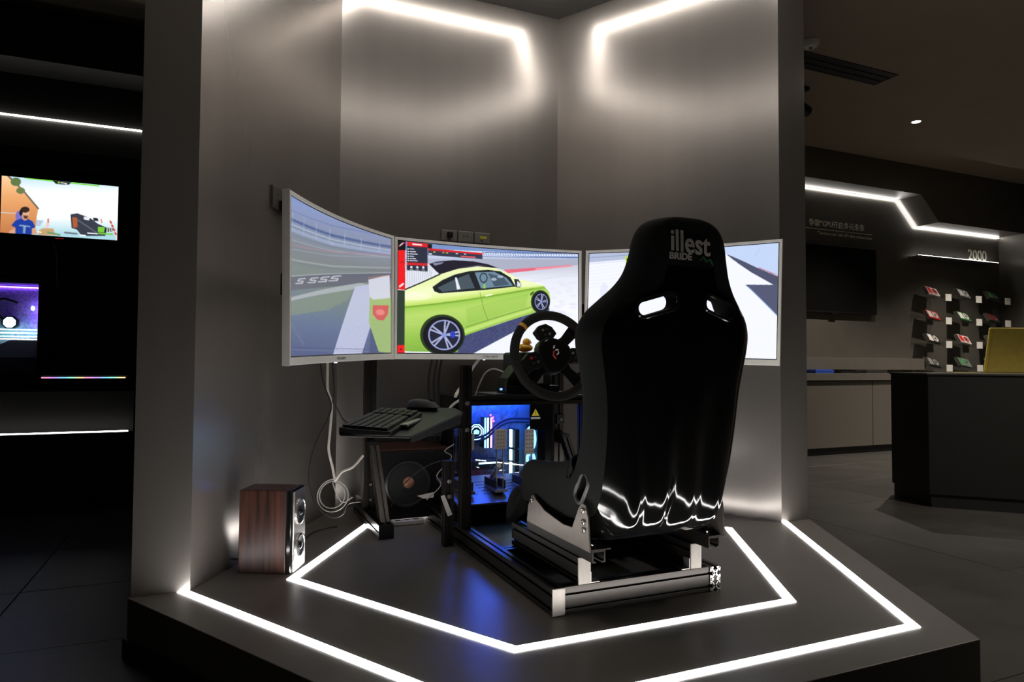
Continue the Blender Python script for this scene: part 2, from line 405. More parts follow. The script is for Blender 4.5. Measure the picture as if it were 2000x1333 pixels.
def art_center():
    A = Art(420, 240, [(800, 347), (1970, 437), (1962, 1110), (785, 1098)], (232, 234, 248))
    A.put(np.ones(A.x.shape), vgrad([(380, (150, 165, 205)), (455, (195, 205, 228)), (475, (170, 176, 200)), (520, (196, 198, 214)), (600, (226, 228, 240)), (800, (240, 241, 252)), (1100, (236, 240, 255))]))
    A.poly([(800, 330), (1980, 420), (1980, 470), (800, 400)], (120, 145, 195))
    A.poly([(1000, 398), (1980, 440), (1980, 456), (1000, 425)], (215, 225, 245))
    for i in range(40):
        x = 1370 + i * 16; A.line([(x, 425 + (x - 1370) * .02), (x + 5, 437 + (x - 1370) * .02)], 5, (90, 115, 170), .7)
    A.line([(1365, 420), (1980, 436)], 5, (70, 90, 140)); A.line([(1365, 449), (1980, 462)], 4, (90, 110, 160))
    A.poly([(1360, 462), (1980, 478), (1980, 512), (1520, 540), (1250, 480)], (168, 172, 192))
    A.poly([(1500, 538), (1930, 511), (1935, 521), (1530, 561)], (226, 105, 125)); A.poly([(1700, 530), (1935, 513), (1935, 520), (1710, 541)], (240, 150, 165))
    for a, b in (((1600, 640), (1965, 560)), ((1560, 585), (1965, 520)), ((1680, 600), (1965, 585))): A.line([a, b], 2.5, (200, 203, 218), .8)
    for i in range(26):
        x, y = A.rng.uniform(1800, 1960), A.rng.uniform(600, 900); A.ell(x, y, 22, 9, (222, 222, 236), .5)
    # ground shade under the car
    sh = [(1090, 1112), (1230, 985), (1680, 832), (1770, 790), (1790, 800), (1785, 832), (1560, 960), (1280, 1112)]
    A.poly(sh, (66, 72, 112)); mm = np.zeros(A.x.shape); B = Art(420, 240, [(800, 347), (1970, 437), (1962, 1110), (785, 1098)], (0, 0, 0)); B.poly(sh, (1, 1, 1)); A.speckle(B.c[..., 0], 110)
    A.poly([(1560, 962), (1640, 900), (1700, 1112), (1280, 1112)], (236, 238, 250)); A.poly(sh[:1] + [(1230, 985), (1560, 960), (1280, 1112)], (70, 76, 118), .3)
    # body
    body = [(830, 690), (845, 668), (960, 622), (1080, 570), (1200, 532), (1330, 515), (1440, 522), (1540, 566), (1600, 602), (1680, 622), (1755, 650), (1790, 690), (1797, 742), (1778, 795), (1690, 832), (1460, 905), (1235, 985), (1190, 1095), (830, 1088)]
    def paint(x, y):
        d = y - np.interp(x, [830, 1060, 1240, 1420, 1690, 1800], [794, 768, 744, 715, 668, 655])
        ds = [-260, -150, -85, -45, -8, 0, 12, 60, 130, 220, 330]
        cs = [(236, 242, 196), (228, 240, 172), (240, 248, 200), (226, 240, 160), (190, 220, 104), (128, 172, 62), (160, 204, 86), (182, 214, 108), (170, 206, 98), (146, 190, 76), (126, 172, 66)]
        return np.stack([np.interp(d, ds, [c[i] for c in cs]) for i in range(3)], -1)
    A.poly(body, paint)
    A.ell(1330, 640, 150, 30, (248, 252, 224), .35); A.ell(900, 720, 120, 26, (250, 253, 230), .5); A.ell(1640, 640, 110, 18, (250, 253, 226), .5)
    A.poly([(1250, 800), (1500, 735), (1660, 700), (1640, 790), (1440, 850), (1260, 905)], (140, 188, 72), .35)
    A.line([(845, 792), (1060, 768), (1240, 744), (1420, 715), (1690, 668)], 7, (112, 158, 52), .7)
    A.poly([(1240, 940), (1440, 875), (1680, 800), (1680, 818), (1440, 900), (1236, 972)], (196, 226, 120), .8); A.line([(1250, 925), (1450, 860), (1680, 790)], 5, (88, 130, 44), .7)
    # rear window, roof, side glass
    A.poly([(845, 672), (845, 560), (1000, 500), (1075, 566), (960, 620)], (222, 226, 236))
    for i in range(13): A.line([(850 + i * 14, 655 - i * 6), (842 + i * 16, 560 - i * 5)], 3, (130, 138, 158), .6)
    A.line([(845, 674), (960, 624), (1078, 570)], 9, (20, 22, 24))
    A.poly([(1008, 500), (1060, 484), (1170, 474), (1300, 480), (1400, 500), (1470, 527), (1330, 514), (1200, 532), (1080, 570), (1050, 545)], (34, 30, 44))
    A.poly([(1030, 495), (1110, 487), (1090, 500), (1045, 512)], (150, 160, 190), .8); A.poly([(1200, 524), (1340, 505), (1400, 512), (1300, 516)], (120, 110, 140), .5)
    A.poly([(1028, 655), (1095, 608), (1180, 570), (1280, 546), (1400, 538), (1480, 548), (1545, 590), (1578, 652), (1400, 672), (1075, 698), (1040, 684)], (30, 34, 40))
    A.poly([(1062, 660), (1180, 602), (1272, 566), (1312, 662), (1095, 688)], (72, 84, 94)); A.poly([(1180, 592), (1192, 590), (1216, 668), (1192, 672)], (226, 230, 236))
    A.poly([(1312, 556), (1440, 551), (1520, 592), (1562, 645), (1352, 664)], (108, 134, 152)); A.poly([(1400, 560), (1500, 590), (1540, 640), (1440, 650)], (60, 76, 92), .8)
    A.ell(1370, 592, 26, 34, (26, 34, 44), 1, .78); A.ell(1438, 602, 18, 10, (200, 212, 220), .7); A.ell(1480, 585, 20, 9, (186, 200, 214), .7); A.poly([(1365, 640), (1382, 635), (1382, 664), (1366, 664)], (140, 190, 90))
    A.poly([(1568, 600), (1598, 604), (1616, 640), (1606, 658), (1578, 656)], (40, 44, 50)); A.poly([(1590, 612), (1614, 636), (1606, 654), (1586, 652)], (214, 220, 226))
    A.line([(1345, 690), (1368, 800), (1395, 882)], 3, (96, 140, 46)); A.poly([(1374, 712), (1424, 698), (1428, 708), (1384, 720)], (236, 246, 200))
    A.poly([(1670, 700), (1695, 682), (1690, 700), (1672, 716)], (60, 90, 30)); A.line([(845, 905), (990, 908)], 2, (190, 220, 120))
    # wheels
    for cx, cy, rx, ry in ((1095, 978, 150, 138), (1736, 756, 60, 78)):
        A.ell(cx - rx * .03, cy, rx, ry, (30, 46, 26), .9); A.ell(cx, cy + ry * .03, rx * .9, ry * .92, (22, 22, 28))
        k = .72 if rx > 100 else .68
        A.ell(cx + rx * .05, cy, rx * k, ry * k * 1.03, (150, 156, 206)); A.ell(cx + rx * .05, cy, rx * k * .9, ry * k * .94, (34, 38, 56))
        for s in range(5):
            for dd in (-.14, .14):
                an = 2 * PI * s / 5 - 1.35 + dd; A.line([(cx + rx * .05 + rx * .15 * math.cos(an), cy + ry * .15 * math.sin(an)), (cx + rx * .05 + rx * k * .9 * math.cos(an), cy + ry * k * .92 * math.sin(an))], rx * .075, (168, 172, 208))
        A.ell(cx + rx * .05, cy, rx * .11, ry * .12, (130, 150, 220))
    A.ell(1160, 975, 18, 26, (40, 60, 190), .9)
    # menu overlay
    A.poly([(780, 340), (852, 340), (850, 412), (780, 412)], (18, 18, 22)); A.line([(808, 385), (840, 362)], 8, (220, 90, 110)); A.line([(815, 380), (830, 365)], 6, (240, 230, 235))
    A.poly([(780, 412), (847, 412), (843, 677), (780, 672)], (232, 28, 34)); A.poly([(780, 677), (842, 680), (834, 1046), (770, 1046)], (46, 60, 50)); A.poly([(770, 1046), (835, 1046), (834, 1104), (770, 1104)], (236, 30, 36))
    A.line([(808, 655), (830, 637)], 12, (245, 225, 225)); A.line([(812, 500), (824, 486), (838, 500)], 4, (150, 15, 20)); A.ell(810, 1074, 9, 10, (150, 20, 40))
    A.poly([(860, 353), (1000, 364), (997, 552), (857, 545)], (44, 48, 66)); A.poly([(860, 355), (1000, 366), (1000, 390), (860, 382)], (220, 34, 40)); A.poly([(858, 493), (997, 497), (997, 514), (858, 510)], (205, 36, 44))
    A.line([(900, 370), (958, 374)], 9, (250, 235, 235))
    for i, y in enumerate((402, 420, 436, 451, 466, 480)): A.line([(866, y), (870, y)], 7, (235, 235, 240)); A.line([(880, y), (905 + 24 * ((i * 7) % 3) / 2, y + 1)], 6, (210, 212, 222))
    for i in range(3): A.ell(888 + i * 40, 525, 8, 8, (225, 225, 232)); A.line([(878 + i * 40, 542), (898 + i * 40, 543)], 5, (170, 172, 185))
    A.poly([(1000, 366), (1030, 368), (1028, 396), (1000, 394)], (24, 24, 28)); A.poly([(1003, 394), (1365, 424), (1364, 466), (1002, 440)], (52, 56, 74)); A.poly([(1003, 394), (1365, 424), (1365, 436), (1003, 408)], (214, 36, 42))
    for x in (1040, 1100, 1125, 1190, 1245): A.line([(x, 418 + (x - 1000) * .06), (x + 9, 418 + (x - 1000) * .06)], 6, (236, 206, 60) if x < 1130 else (220, 220, 228))
    A.line([(1225, 447), (1315, 454)], 9, (220, 90, 100)); A.line([(1010, 433), (1025, 434)], 8, (230, 230, 236))
    return A
def art_left():
    A = Art(260, 230, [(117, 90), (772, 345), (750, 1107), (88, 1142)], (120, 126, 140))
    A.put(np.ones(A.x.shape), lambda x, y: vgrad([(-120, (96, 122, 190)), (40, (104, 130, 190)), (130, (132, 148, 192)), (230, (132, 142, 172)), (330, (126, 136, 148)), (430, (116, 124, 128)), (560, (112, 124, 120)), (680, (100, 112, 124)), (860, (90, 102, 138)), (1100, (74, 84, 124))])(x, y - (x - 100) * .2))
    for (y0, y1, wd, c, a) in ((180, 330, 5, (88, 108, 160), .6), (238, 402, 18, (74, 92, 138), .85), (270, 425, 8, (176, 190, 222), .7), (305, 445, 22, (158, 172, 206), .6), (340, 455, 5, (90, 105, 150), .6), (375, 470, 4, (190, 196, 214), .5), (412, 452, 5, (176, 120, 140), .8), (440, 470, 6, (150, 156, 170), .6), (508, 540, 9, (152, 160, 160), .8), (525, 560, 4, (92, 104, 100), .6)):
        A.line([(90, y0), (440, (y0 + y1) / 2 + 16), (780, y1)], wd, c, a)
    for i in range(7): A.line([(140 + i * 96, 200 + i * 30), (134 + i * 96, 330 + i * 18)], 5, (170, 186, 222), .5)
    A.poly([(90, 628), (440, 590), (770, 572), (770, 606), (560, 660), (90, 715)], (86, 88, 104)); A.line([(90, 620), (440, 590), (770, 572)], 5, (170, 174, 178), .8)
    for i, x in enumerate((165, 265, 345, 420)):     # slanted lettering painted on the barrier
        y = 655 - i * 9; A.line([(x + 70, y - 26), (x + 20, y - 20), (x + 8, y - 8), (x + 52, y - 6), (x + 44, y + 6), (x - 10, y + 10)], 8, (196, 198, 206), .8)
    A.poly([(90, 762), (330, 705), (600, 645), (640, 650), (560, 690), (330, 735), (90, 785)], (168, 172, 178), .8)
    A.poly([(90, 790), (330, 738), (560, 690), (530, 760), (400, 830), (90, 880)], (118, 130, 118), .7)
    A.poly([(575, 672), (640, 655), (700, 640), (690, 800), (600, 1120), (425, 1125)], (176, 180, 208)); A.poly([(640, 1120), (655, 940), (700, 1100)], (70, 78, 118))
    A.poly([(650, 622), (757, 588), (757, 745), (655, 755)], (196, 198, 212)); A.line([(650, 610), (757, 590)], 5, (200, 120, 80), .7)
    A.poly([(654, 735), (672, 755), (760, 740), (760, 1110), (690, 1100), (645, 905)], (150, 174, 112)); A.poly([(668, 792), (748, 790), (742, 850), (720, 892), (690, 888), (666, 850)], (196, 74, 84)); A.ell(705, 838, 22, 20, (226, 130, 130), .8)
    A.line([(90, 1080), (640, 1085)], 4, (60, 68, 100), .6); A.line([(90, 1096), (640, 1100)], 4, (130, 138, 170), .5); A.line([(90, 900), (210, 1060)], 20, (104, 116, 140), .4)
    A.speckle((A.y > 800).astype(float), 26); return A
def art_right():
    A = Art(260, 200, [(540, 300), (1785, 255), (1778, 1018), (532, 985)], (238, 240, 255))
    A.poly([(530, 290), (900, 280), (900, 330), (530, 362)], (176, 186, 212)); A.line([(530, 330), (860, 305)], 7, (140, 152, 184), .7); A.line([(530, 372), (840, 345)], 4, (206, 208, 226))
    for i in range(7): A.line([(540, 400 + i * 22), (840, 352 + i * 26)], 2.5, (222, 224, 238))
    A.ell(640, 560, 26, 60, (214, 216, 236), .5); A.ell(610, 650, 60, 22, (220, 222, 240), .5)
    A.poly([(770, 330), (800, 305), (850, 310), (850, 400), (786, 392)], (190, 220, 60)); A.poly([(780, 335), (812, 330), (812, 362), (790, 366)], (30, 34, 40))
    A.poly([(1380, 250), (1790, 240), (1790, 478), (1640, 412), (1560, 372), (1475, 332), (1380, 290)], (190, 208, 240)); A.line([(1660, 290), (1630, 340)], 3, (150, 170, 205), .7)
    A.poly([(1440, 318), (1475, 332), (1560, 372), (1642, 414), (1790, 480), (1790, 536), (1755, 532), (1600, 440), (1490, 360)], (76, 80, 104)); A.line([(1655, 415), (1790, 474)], 4, (190, 60, 80))
    for i in range(5): A.line([(1520 + i * 62, 346 + i * 29), (1545 + i * 62, 350 + i * 29)], 8, (190, 208, 240))
    A.poly([(1568, 524), (1790, 532), (1790, 742), (1690, 640)], (82, 86, 112)); A.line([(1590, 540), (1690, 642), (1780, 735)], 6, (120, 160, 230), .6)
    return A
def art_tv():
    A = Art(210, 110, [(8, 640), (915, 705), (912, 1140), (15, 1100)], (244, 250, 255))
    A.put(np.ones(A.x.shape), vgrad([(650, (196, 226, 250)), (760, (246, 250, 255)), (960, (250, 252, 255)), (1100, (170, 214, 224))]))
    A.poly([(0, 640), (60, 640), (300, 905), (292, 960), (282, 1100), (0, 1110)], vgrad([(640, (250, 206, 160)), (800, (236, 170, 112)), (1100, (196, 124, 76))]))
    A.line([(60, 645), (180, 760), (300, 900)], 14, (120, 110, 90)); A.ell(120, 690, 40, 34, (96, 120, 70)); A.ell(160, 760, 34, 26, (110, 124, 76)); A.line([(10, 938), (150, 944)], 8, (206, 196, 186))
    A.line([(190, 656), (420, 676)], 12, (120, 216, 70)); A.line([(530, 686), (760, 704)], 12, (120, 216, 70)); A.poly([(400, 670), (550, 680), (528, 702), (430, 698)], (26, 32, 26)); A.line([(470, 688), (512, 692)], 8, (230, 236, 230)); A.ell(452, 686, 10, 7, (120, 200, 60))
    A.poly([(310, 1075), (340, 1056), (420, 1056), (440, 1110), (310, 1110)], (196, 160, 112)); A.poly([(360, 1050), (378, 975), (388, 975), (384, 1050)], (236, 196, 186)); A.line([(378, 985), (380, 1010)], 8, (206, 70, 60))
    A.poly([(285, 990), (345, 996), (320, 1040), (290, 1040)], (180, 196, 220))
    # small figure in a blue shirt with a headset
    A.ell(155, 965, 26, 42, (120, 110, 196)); A.poly([(75, 1105), (100, 1075), (128, 1060), (140, 1105)], (214, 160, 130)); A.poly([(100, 1040), (130, 1000), (170, 985), (225, 985), (262, 1004), (284, 1050), (256, 1062), (258, 1110), (134, 1110), (134, 1058)], (32, 62, 160))
    A.poly([(258, 1060), (284, 1052), (300, 1105), (262, 1108)], (214, 160, 130)); A.poly([(186, 960), (220, 960), (220, 992), (200, 1000), (184, 990)], (206, 152, 122)); A.ell(204, 940, 28, 44, (222, 172, 144)); A.ell(200, 912, 34, 24, (58, 40, 32)); A.poly([(186, 958), (226, 960), (218, 984), (196, 984)], (92, 62, 48)); A.ell(170, 936, 13, 26, (28, 28, 34)); A.line([(170, 918), (192, 898), (222, 902)], 7, (34, 34, 40))
    A.poly([(190, 1040), (212, 1042), (208, 1100), (190, 1098)], (150, 180, 190), .8); A.line([(165, 1038), (240, 1046)], 12, (160, 186, 200), .7)
    # tool in the foreground and badges
    A.poly([(548, 940), (600, 930), (700, 965), (760, 1010), (830, 1040), (820, 1105), (640, 1110), (600, 1060), (560, 1050)], (58, 62, 74)); A.poly([(562, 962), (600, 965), (606, 1040), (572, 1048)], (176, 90, 56)); A.poly([(650, 955), (700, 962), (690, 985), (650, 978)], (230, 232, 236)); A.line([(600, 980), (750, 1080)], 10, (96, 100, 116))
    A.poly([(722, 962), (760, 966), (764, 990), (726, 986)], (40, 42, 50)); A.line([(790, 1000), (784, 975)], 12, (226, 150, 140)); A.line([(850, 980), (900, 1080), (905, 1130)], 14, (236, 214, 206)); 
    for i in range(4): A.line([(856 + i * 13, 990 + i * 30), (862 + i * 13, 1000 + i * 30)], 14, (206, 70, 60))
    A.poly([(762, 1034), (815, 1036), (808, 1078), (762, 1076)], (118, 200, 60)); A.poly([(822, 1038), (880, 1040), (872, 1072), (812, 1070)], (24, 26, 26)); A.line([(768, 1086), (872, 1090)], 12, (118, 200, 60))
    for gx, seg in ((828, [((0, 26), (0, 0), (9, 2), (9, 11), (0, 12), (11, 26))]), (844, [((0, 0), (13, 1)), ((6, 0), (5, 26))]), (861, [((0, 0), (11, 26)), ((12, 0), (-2, 26))])):
        for st in seg: A.line([(gx + a, 1043 + b) for a, b in st], 4, (240, 244, 240))
    A.line([(684, 1086), (756, 1090)], 9, (240, 244, 250)); A.line([(626, 1104), (668, 1107)], 10, (250, 250, 255)); A.line([(510, 1086), (600, 1094)], 14, (110, 120, 130)); A.line([(380, 1088), (470, 1106)], 14, (110, 150, 110)); A.line([(305, 1086), (328, 1088)], 10, (250, 240, 230))
    return A

def monitor(label, a, b, za, zb, art, brand=True):
    """curved monitor, chord from a to b (left to right seen from the seat)"""
    W_, H_ = (Vector(b) - Vector(a)).length, .567; c = (Vector(a) + Vector(b)) / 2; rz = math.atan2(b[1] - a[1], b[0] - a[0])
    t = thing('curved_monitor', label, 'monitor', (c.x, c.y, (za + zb) / 2), rz, 'three curved monitors on the stand')
    t.rotation_euler = (0, -math.atan2(zb - za, W_), rz)
    R = 2.9; sag = lambda x: -(x * x) / (2 * R) + (W_ / 2) ** 2 / (2 * R)
    n = 28; X = [(-.5 + i / n) * W_ for i in range(n + 1)]
    def slab(x0, x1, z0, z1, y0, y1, m, name, p, bev=.0015):
        mb = MB(); xs = [x0] + [x for x in X if x0 + .002 < x < x1 - .002] + [x1]; k = len(xs)
        for x in xs:
            s = sag(x); mb.v += [(x, s + y0, z0), (x, s + y1, z0), (x, s + y1, z1), (x, s + y0, z1)]
        for i in range(k - 1):
            q = 4 * i
            for j in range(4): mb.f.append((q + j, q + 4 + j, q + 4 + (j + 1) % 4, q + (j + 1) % 4))
        mb.f += [(3, 2, 1, 0), (4 * k - 4, 4 * k - 3, 4 * k - 2, 4 * k - 1)]
        mb.f = [f[::-1] for f in mb.f]
        return mb.obj(name, m, p, bevel=bev)
    ch, bz = .026, .0125
    slab(-W_ / 2, W_ / 2, 0, ch, 0, .018, M_WHITE, 'chin', t); slab(-W_ / 2, W_ / 2, H_ - bz, H_, 0, .018, M_WHITE, 'bezel', t)
    slab(-W_ / 2, -W_ / 2 + bz, ch, H_ - bz, 0, .018, M_WHITE, 'bezel', t); slab(W_ / 2 - bz, W_ / 2, ch, H_ - bz, 0, .018, M_WHITE, 'bezel', t)
    slab(-W_ / 2 + .001, W_ / 2 - .001, .001, H_ - .001, .018, .024, M_WHITE, 'back_cover', t)
    slab(-W_ / 2 + bz, W_ / 2 - bz, ch, H_ - bz, .006, .012, M_GLOSSB, 'panel_edge', t, 0)
    e = .004; x0, x1, z0, z1 = -W_ / 2 + bz + e, W_ / 2 - bz - e, ch + e, H_ - bz - e
    screen_obj(art, lambda u, v: (x0 + (x1 - x0) * u, sag(x0 + (x1 - x0) * u) + .0045, z1 + (z0 - z1) * v), t)
    mount = MB().box(-.06, .06, sag(0) + .024, sag(0) + .062, .2, .32); mount.obj('mount', M_ALU, t, bevel=.003)
    tx = text_mb('TITAN ARMY', .014, .0006, align='CENTER'); tx.v = [(x, y + sag(x) - .0006, z + .009) for x, y, z in tx.v]; tx.obj('brand_lettering', M_SOCK, t)
    MB().box(-.004 - .03, .004 - .03, sag(0) + .004, sag(0) + .014, -.004, 0).obj('power_light', glow('pale_blue_pilot_light', (.5, .55, 1), 1.2), t)
    return t
monitor('curved white monitor in the middle, showing a lime green coupe side-on', (-.157, 1.30), (.826, 1.30), .752, .757, art_center())
monitor('curved white monitor showing a grey-blue blurred grandstand and a red tail light', (-.692, .500), (-.1605, 1.2985), .723, .752, art_left())
monitor('curved white monitor behind the racing seat, showing a pale empty track', (.833, 1.298), (1.387, .514), .757, .731, art_right())

# monitor stand
t = thing('monitor_stand', 'black extrusion stand holding the three curved monitors', 'monitor stand', (0, 0, 0))
for sx in (0, 1):
    x0 = -.276 if sx == 0 else .71
    bar('foot', t, 'y', (x0, x0 + .062), (1.045, 1.62), (.0, .058))
    bar('upright', t, 'z', (x0 + .004, x0 + .058), (1.39, 1.43), (.058, 1.06))
    n0 = MB(); S = [(a - .02, b - .02) for a, b in section(.04, .04)]
    n0.prism(S, 0, .375); n0.rot(Matrix.Translation((x0 + .036, 1.10, .05)) @ Matrix.Rotation(-.66, 4, 'X')); n0.obj('brace', M_ALU, t)
    MB().box(x0 + .012, x0 + .056, 1.315, 1.40, .325, .375).obj('clamp', M_BLK, t, bevel=.002)
    MB().box(x0 + .012, x0 + .056, 1.375, 1.40, .42, .47).obj('clamp', M_BLK, t, bevel=.002)
    for (yy, zz) in ((1.373, .445), (1.388, .17), (1.388, .10)):
        MB().cyl((x0 + .034, yy, zz), .007, -.006, 'y', 10).obj('bolt', M_BOLT, t)
    MB().box(x0 - .001, x0 + .063, 1.041, 1.046, 0, .059).obj('end_cap', M_BLK, t, bevel=.002)
bar('crossbeam', t, 'x', (-.27, .93), (1.435, 1.475), (.98, 1.06))
for s, x, y, an in ((0, -.45, .99, 55), (1, 1.12, 1.0, -55)):
    mb = MB().box(-.35, .35, -.02, .02, -.04, .04); mb.rot(Matrix.Translation((x + (-.03 if s == 0 else .03), y + .11, 1.02)) @ Matrix.Rotation(math.radians(an), 4, 'Z')); mb.obj('side_arm', M_ALU, t)

# ------------------------------------------------------------------ cockpit frame
t = thing('cockpit_frame', 'black aluminium extrusion cockpit frame carrying seat, wheel and pedals', 'cockpit frame', (0, 0, 0)); RIG = t
bar('side_rail', t, 'y', (0, .04), (.004, 1.30), (0, .08)); bar('side_rail', t, 'y', (.57, .61), (.0, 1.30), (0, .08))
bar('crossbar', t, 'x', (.04, .57), (.003, .043), (0, .08), M_ALU); bar('crossbar', t, 'x', (.04, .57), (.44, .48), (0, .08)); bar('crossbar', t, 'x', (.04, .57), (1.2, 1.24), (0, .08))
MB().box(-.001, .041, -.003, .004, -.0 + .001, .081).obj('end_cap', M_CAP, t, bevel=.002)
# open cut end of the right rail: bright webs
ce = MB(); W4 = .04
def web(x0, z0, x1, z1, r=.0022):
    d = Vector((x1 - x0, z1 - z0)); n = Vector((-d.y, d.x)).normalized() * r
    ce.prism([(x0 + n.x, z0 + n.y), (x1 + n.x, z1 + n.y), (x1 - n.x, z1 - n.y), (x0 - n.x, z0 - n.y)], -.0015, -.0002, 'y')
for zb in (0.0, .04):
    o_ = .57; c_ = (o_ + .02, zb + .02)
    for sx in (-1, 1):
        for sz in (-1, 1):
            web(c_[0], c_[1], c_[0] + sx * .013, c_[1] + sz * .013)
            web(c_[0] + sx * .018, c_[1] + sz * .018, c_[0] + sx * .018, c_[1] + sz * .006); web(c_[0] + sx * .018, c_[1] + sz * .018, c_[0] + sx * .006, c_[1] + sz * .018)
            web(c_[0] + sx * .012, c_[1] + sz * .012, c_[0] + sx * .018, c_[1] + sz * .018, .003)
    ce.cyl((c_[0], -.0002, c_[1]), .0045, -.0013, 'y', 10)
ce.obj('cut_face', M_CUT, t)
for x0 in (.088, .497):
    bar('seat_rail', t, 'y', (x0, x0 + .04), (.008, .5), (.08, .16))
    MB().box(x0 - .001, x0 + .041, .002, .0085, .0805, .161).obj('end_cap', M_CAP, t, bevel=.002)
    s = 1 if x0 < .3 else -1; xa = x0 + (.041 if s > 0 else -.001)
    br = MB().box(min(xa, xa + s * .033), max(xa, xa + s * .033), .006, .036, .0805, .084).box(min(xa, xa + s * .004), max(xa, xa + s * .004), .006, .036, .084, .115)
    br.obj('corner_bracket', M_STEEL, t, bevel=.001)
# wheel uprights and deck
bar('upright', t, 'z', (-.008, .032), (.778, .818), (.08, .724)); bar('upright', t, 'z', (.533, .573), (.778, .818), (.0, .70))
MB().box(-.009, .033, .777, .819, .724, .727).obj('end_cap', M_BLK2, t)
bar('crossbar', t, 'x', (.032, .533), (.775, .815), (.565, .605))
MB().box(.10, .51, .70, .93, .606, .614).obj('wheel_deck', M_ALU, t, bevel=.002)
bar('tray_post', t, 'z', (-.058, -.018), (.84, .88), (.0, .335)); MB().box(-.06, -.016, .838, .882, .335, .34).obj('end_cap', M_BLK, t)
for (x, y, z) in ((.012, .777, .575), (.012, .777, .47), (-.04, .838, .2), (-.04, .838, .26), (.553, .777, .60), (.553, .777, .57)):
    MB().lathe([(.009, 0), (.009, -.006), (.005, -.0065), (.005, -.004)], (x, y, z), 'y', 12).obj('bolt', M_STEEL, t)
# pedal deck
DT = Matrix.Translation((0, .96, .13)) @ Matrix.Rotation(.2, 4, 'X')
MB().box(.042, .568, 0, .33, -.004, .004).rot(DT).obj('pedal_deck', mat('satin_deck_plate', (.10, .10, .105), .3, .4), t, bevel=.001)
for x0 in (.042, .528): bar('deck_support', t, 'y', (x0, x0 + .04), (.97, 1.28), (.081, .125))
for j in range(5):
    for i in range(4): MB().box(.07 + i * .125, .165 + i * .125, .10 + j * .035, .108 + j * .035, .004, .0046).rot(DT).obj('slot', M_SKIRT, t)
# keyboard tray and its arm
tr = MB()
def tz(x, y): return .523 + (y - .18) * .066
P = [(-.575, .225), (-.385, .155), (-.06, .62), (-.05, .74), (-.20, .80), (-.30, .76)]
n = len(P)
tr.add([(x, y, tz(x, y)) for x, y in P] + [(x, y, tz(x, y) - .006) for x, y in P], [tuple(range(n)), tuple(range(n, 2 * n))[::-1]] + [(i, n + i, n + (i + 1) % n, (i + 1) % n) for i in range(n)])
tr.obj('keyboard_tray', M_BLK2, t, bevel=.002)
ar = MB().box(-.17, -.008, .78, .815, .475, .515).box(-.2, -.165, .55, .815, .475, .50); ar.obj('tray_arm', M_ALU, t, bevel=.002)
e0, e1 = Vector((-.383, .16)), Vector((-.075, .60)); ed = (e1 - e0).normalized(); en = Vector((-ed.y, ed.x)) * .004
MB().add([(*(e0 + en * k), tz(*e0) - .006 - d_) for k in (0, 1) for d_ in (0, .016)] + [(*(e1 + en * k), tz(*e1) - .006 - d_) for k in (0, 1) for d_ in (0, .034)], [(0, 1, 5, 4), (2, 6, 7, 3), (1, 3, 7, 5), (0, 4, 6, 2), (0, 2, 3, 1), (4, 5, 7, 6)]).obj('tray_bracket', M_BLK, t)
# seat slider channels
for x0 in (.094, .510):
    sl = MB().box(x0, x0 + .043, -.066, .38, .192, .197).box(x0, x0 + .004, -.066, .38, .162, .192).box(x0 + .039, x0 + .043, -.066, .38, .162, .192).box(x0 + .004, x0 + .012, -.066, .38, .162, .166).box(x0 + .031, x0 + .039, -.066, .38, .162, .166)
    o = sl.obj('seat_slider', M_ALU, t); 
    MB().box(x0 - .002, x0 + .06, -.07, .36, .1975, .2015).obj('slider_plate', M_ALU, t)
    MB().cyl((x0 + .02, -.04, .2015), .008, .008, 'z', 8).obj('bolt', M_BOLT, t)

# ------------------------------------------------------------------ racing seat
SX = .315
ST = [  # y, z, half width, wing depth, wing thickness
    (.470, .275, .205, .040, .034), (.472, .238, .224, .085, .040), (.440, .212, .236, .140, .044), (.360, .202, .239, .178, .046), (.230, .198, .240, .192, .047), (.110, .199, .240, .205, .047),
    (.010, .206, .240, .222, .047), (-.070, .226, .240, .232, .048), (-.128, .270, .241, .222, .050), (-.160, .340, .243, .186, .052), (-.176, .430, .246, .150, .054), (-.186, .540, .251, .118, .056), (-.193, .640, .260, .108, .060),
    (-.200, .720, .275, .112, .064), (-.206, .775, .286, .118, .066), (-.211, .820, .286, .118, .066), (-.216, .862, .268, .110, .064), (-.221, .900, .234, .098, .060), (-.226, .938, .200, .086, .056), (-.230, .980, .175, .076, .052), (-.233, 1.030, .160, .070, .050),
    (-.234, 1.080, .150, .066, .050), (-.232, 1.114, .134, .060, .048), (-.228, 1.136, .108, .052, .042), (-.222, 1.148, .070, .038, .030), (-.216, 1.152, .030, .026, .016)]
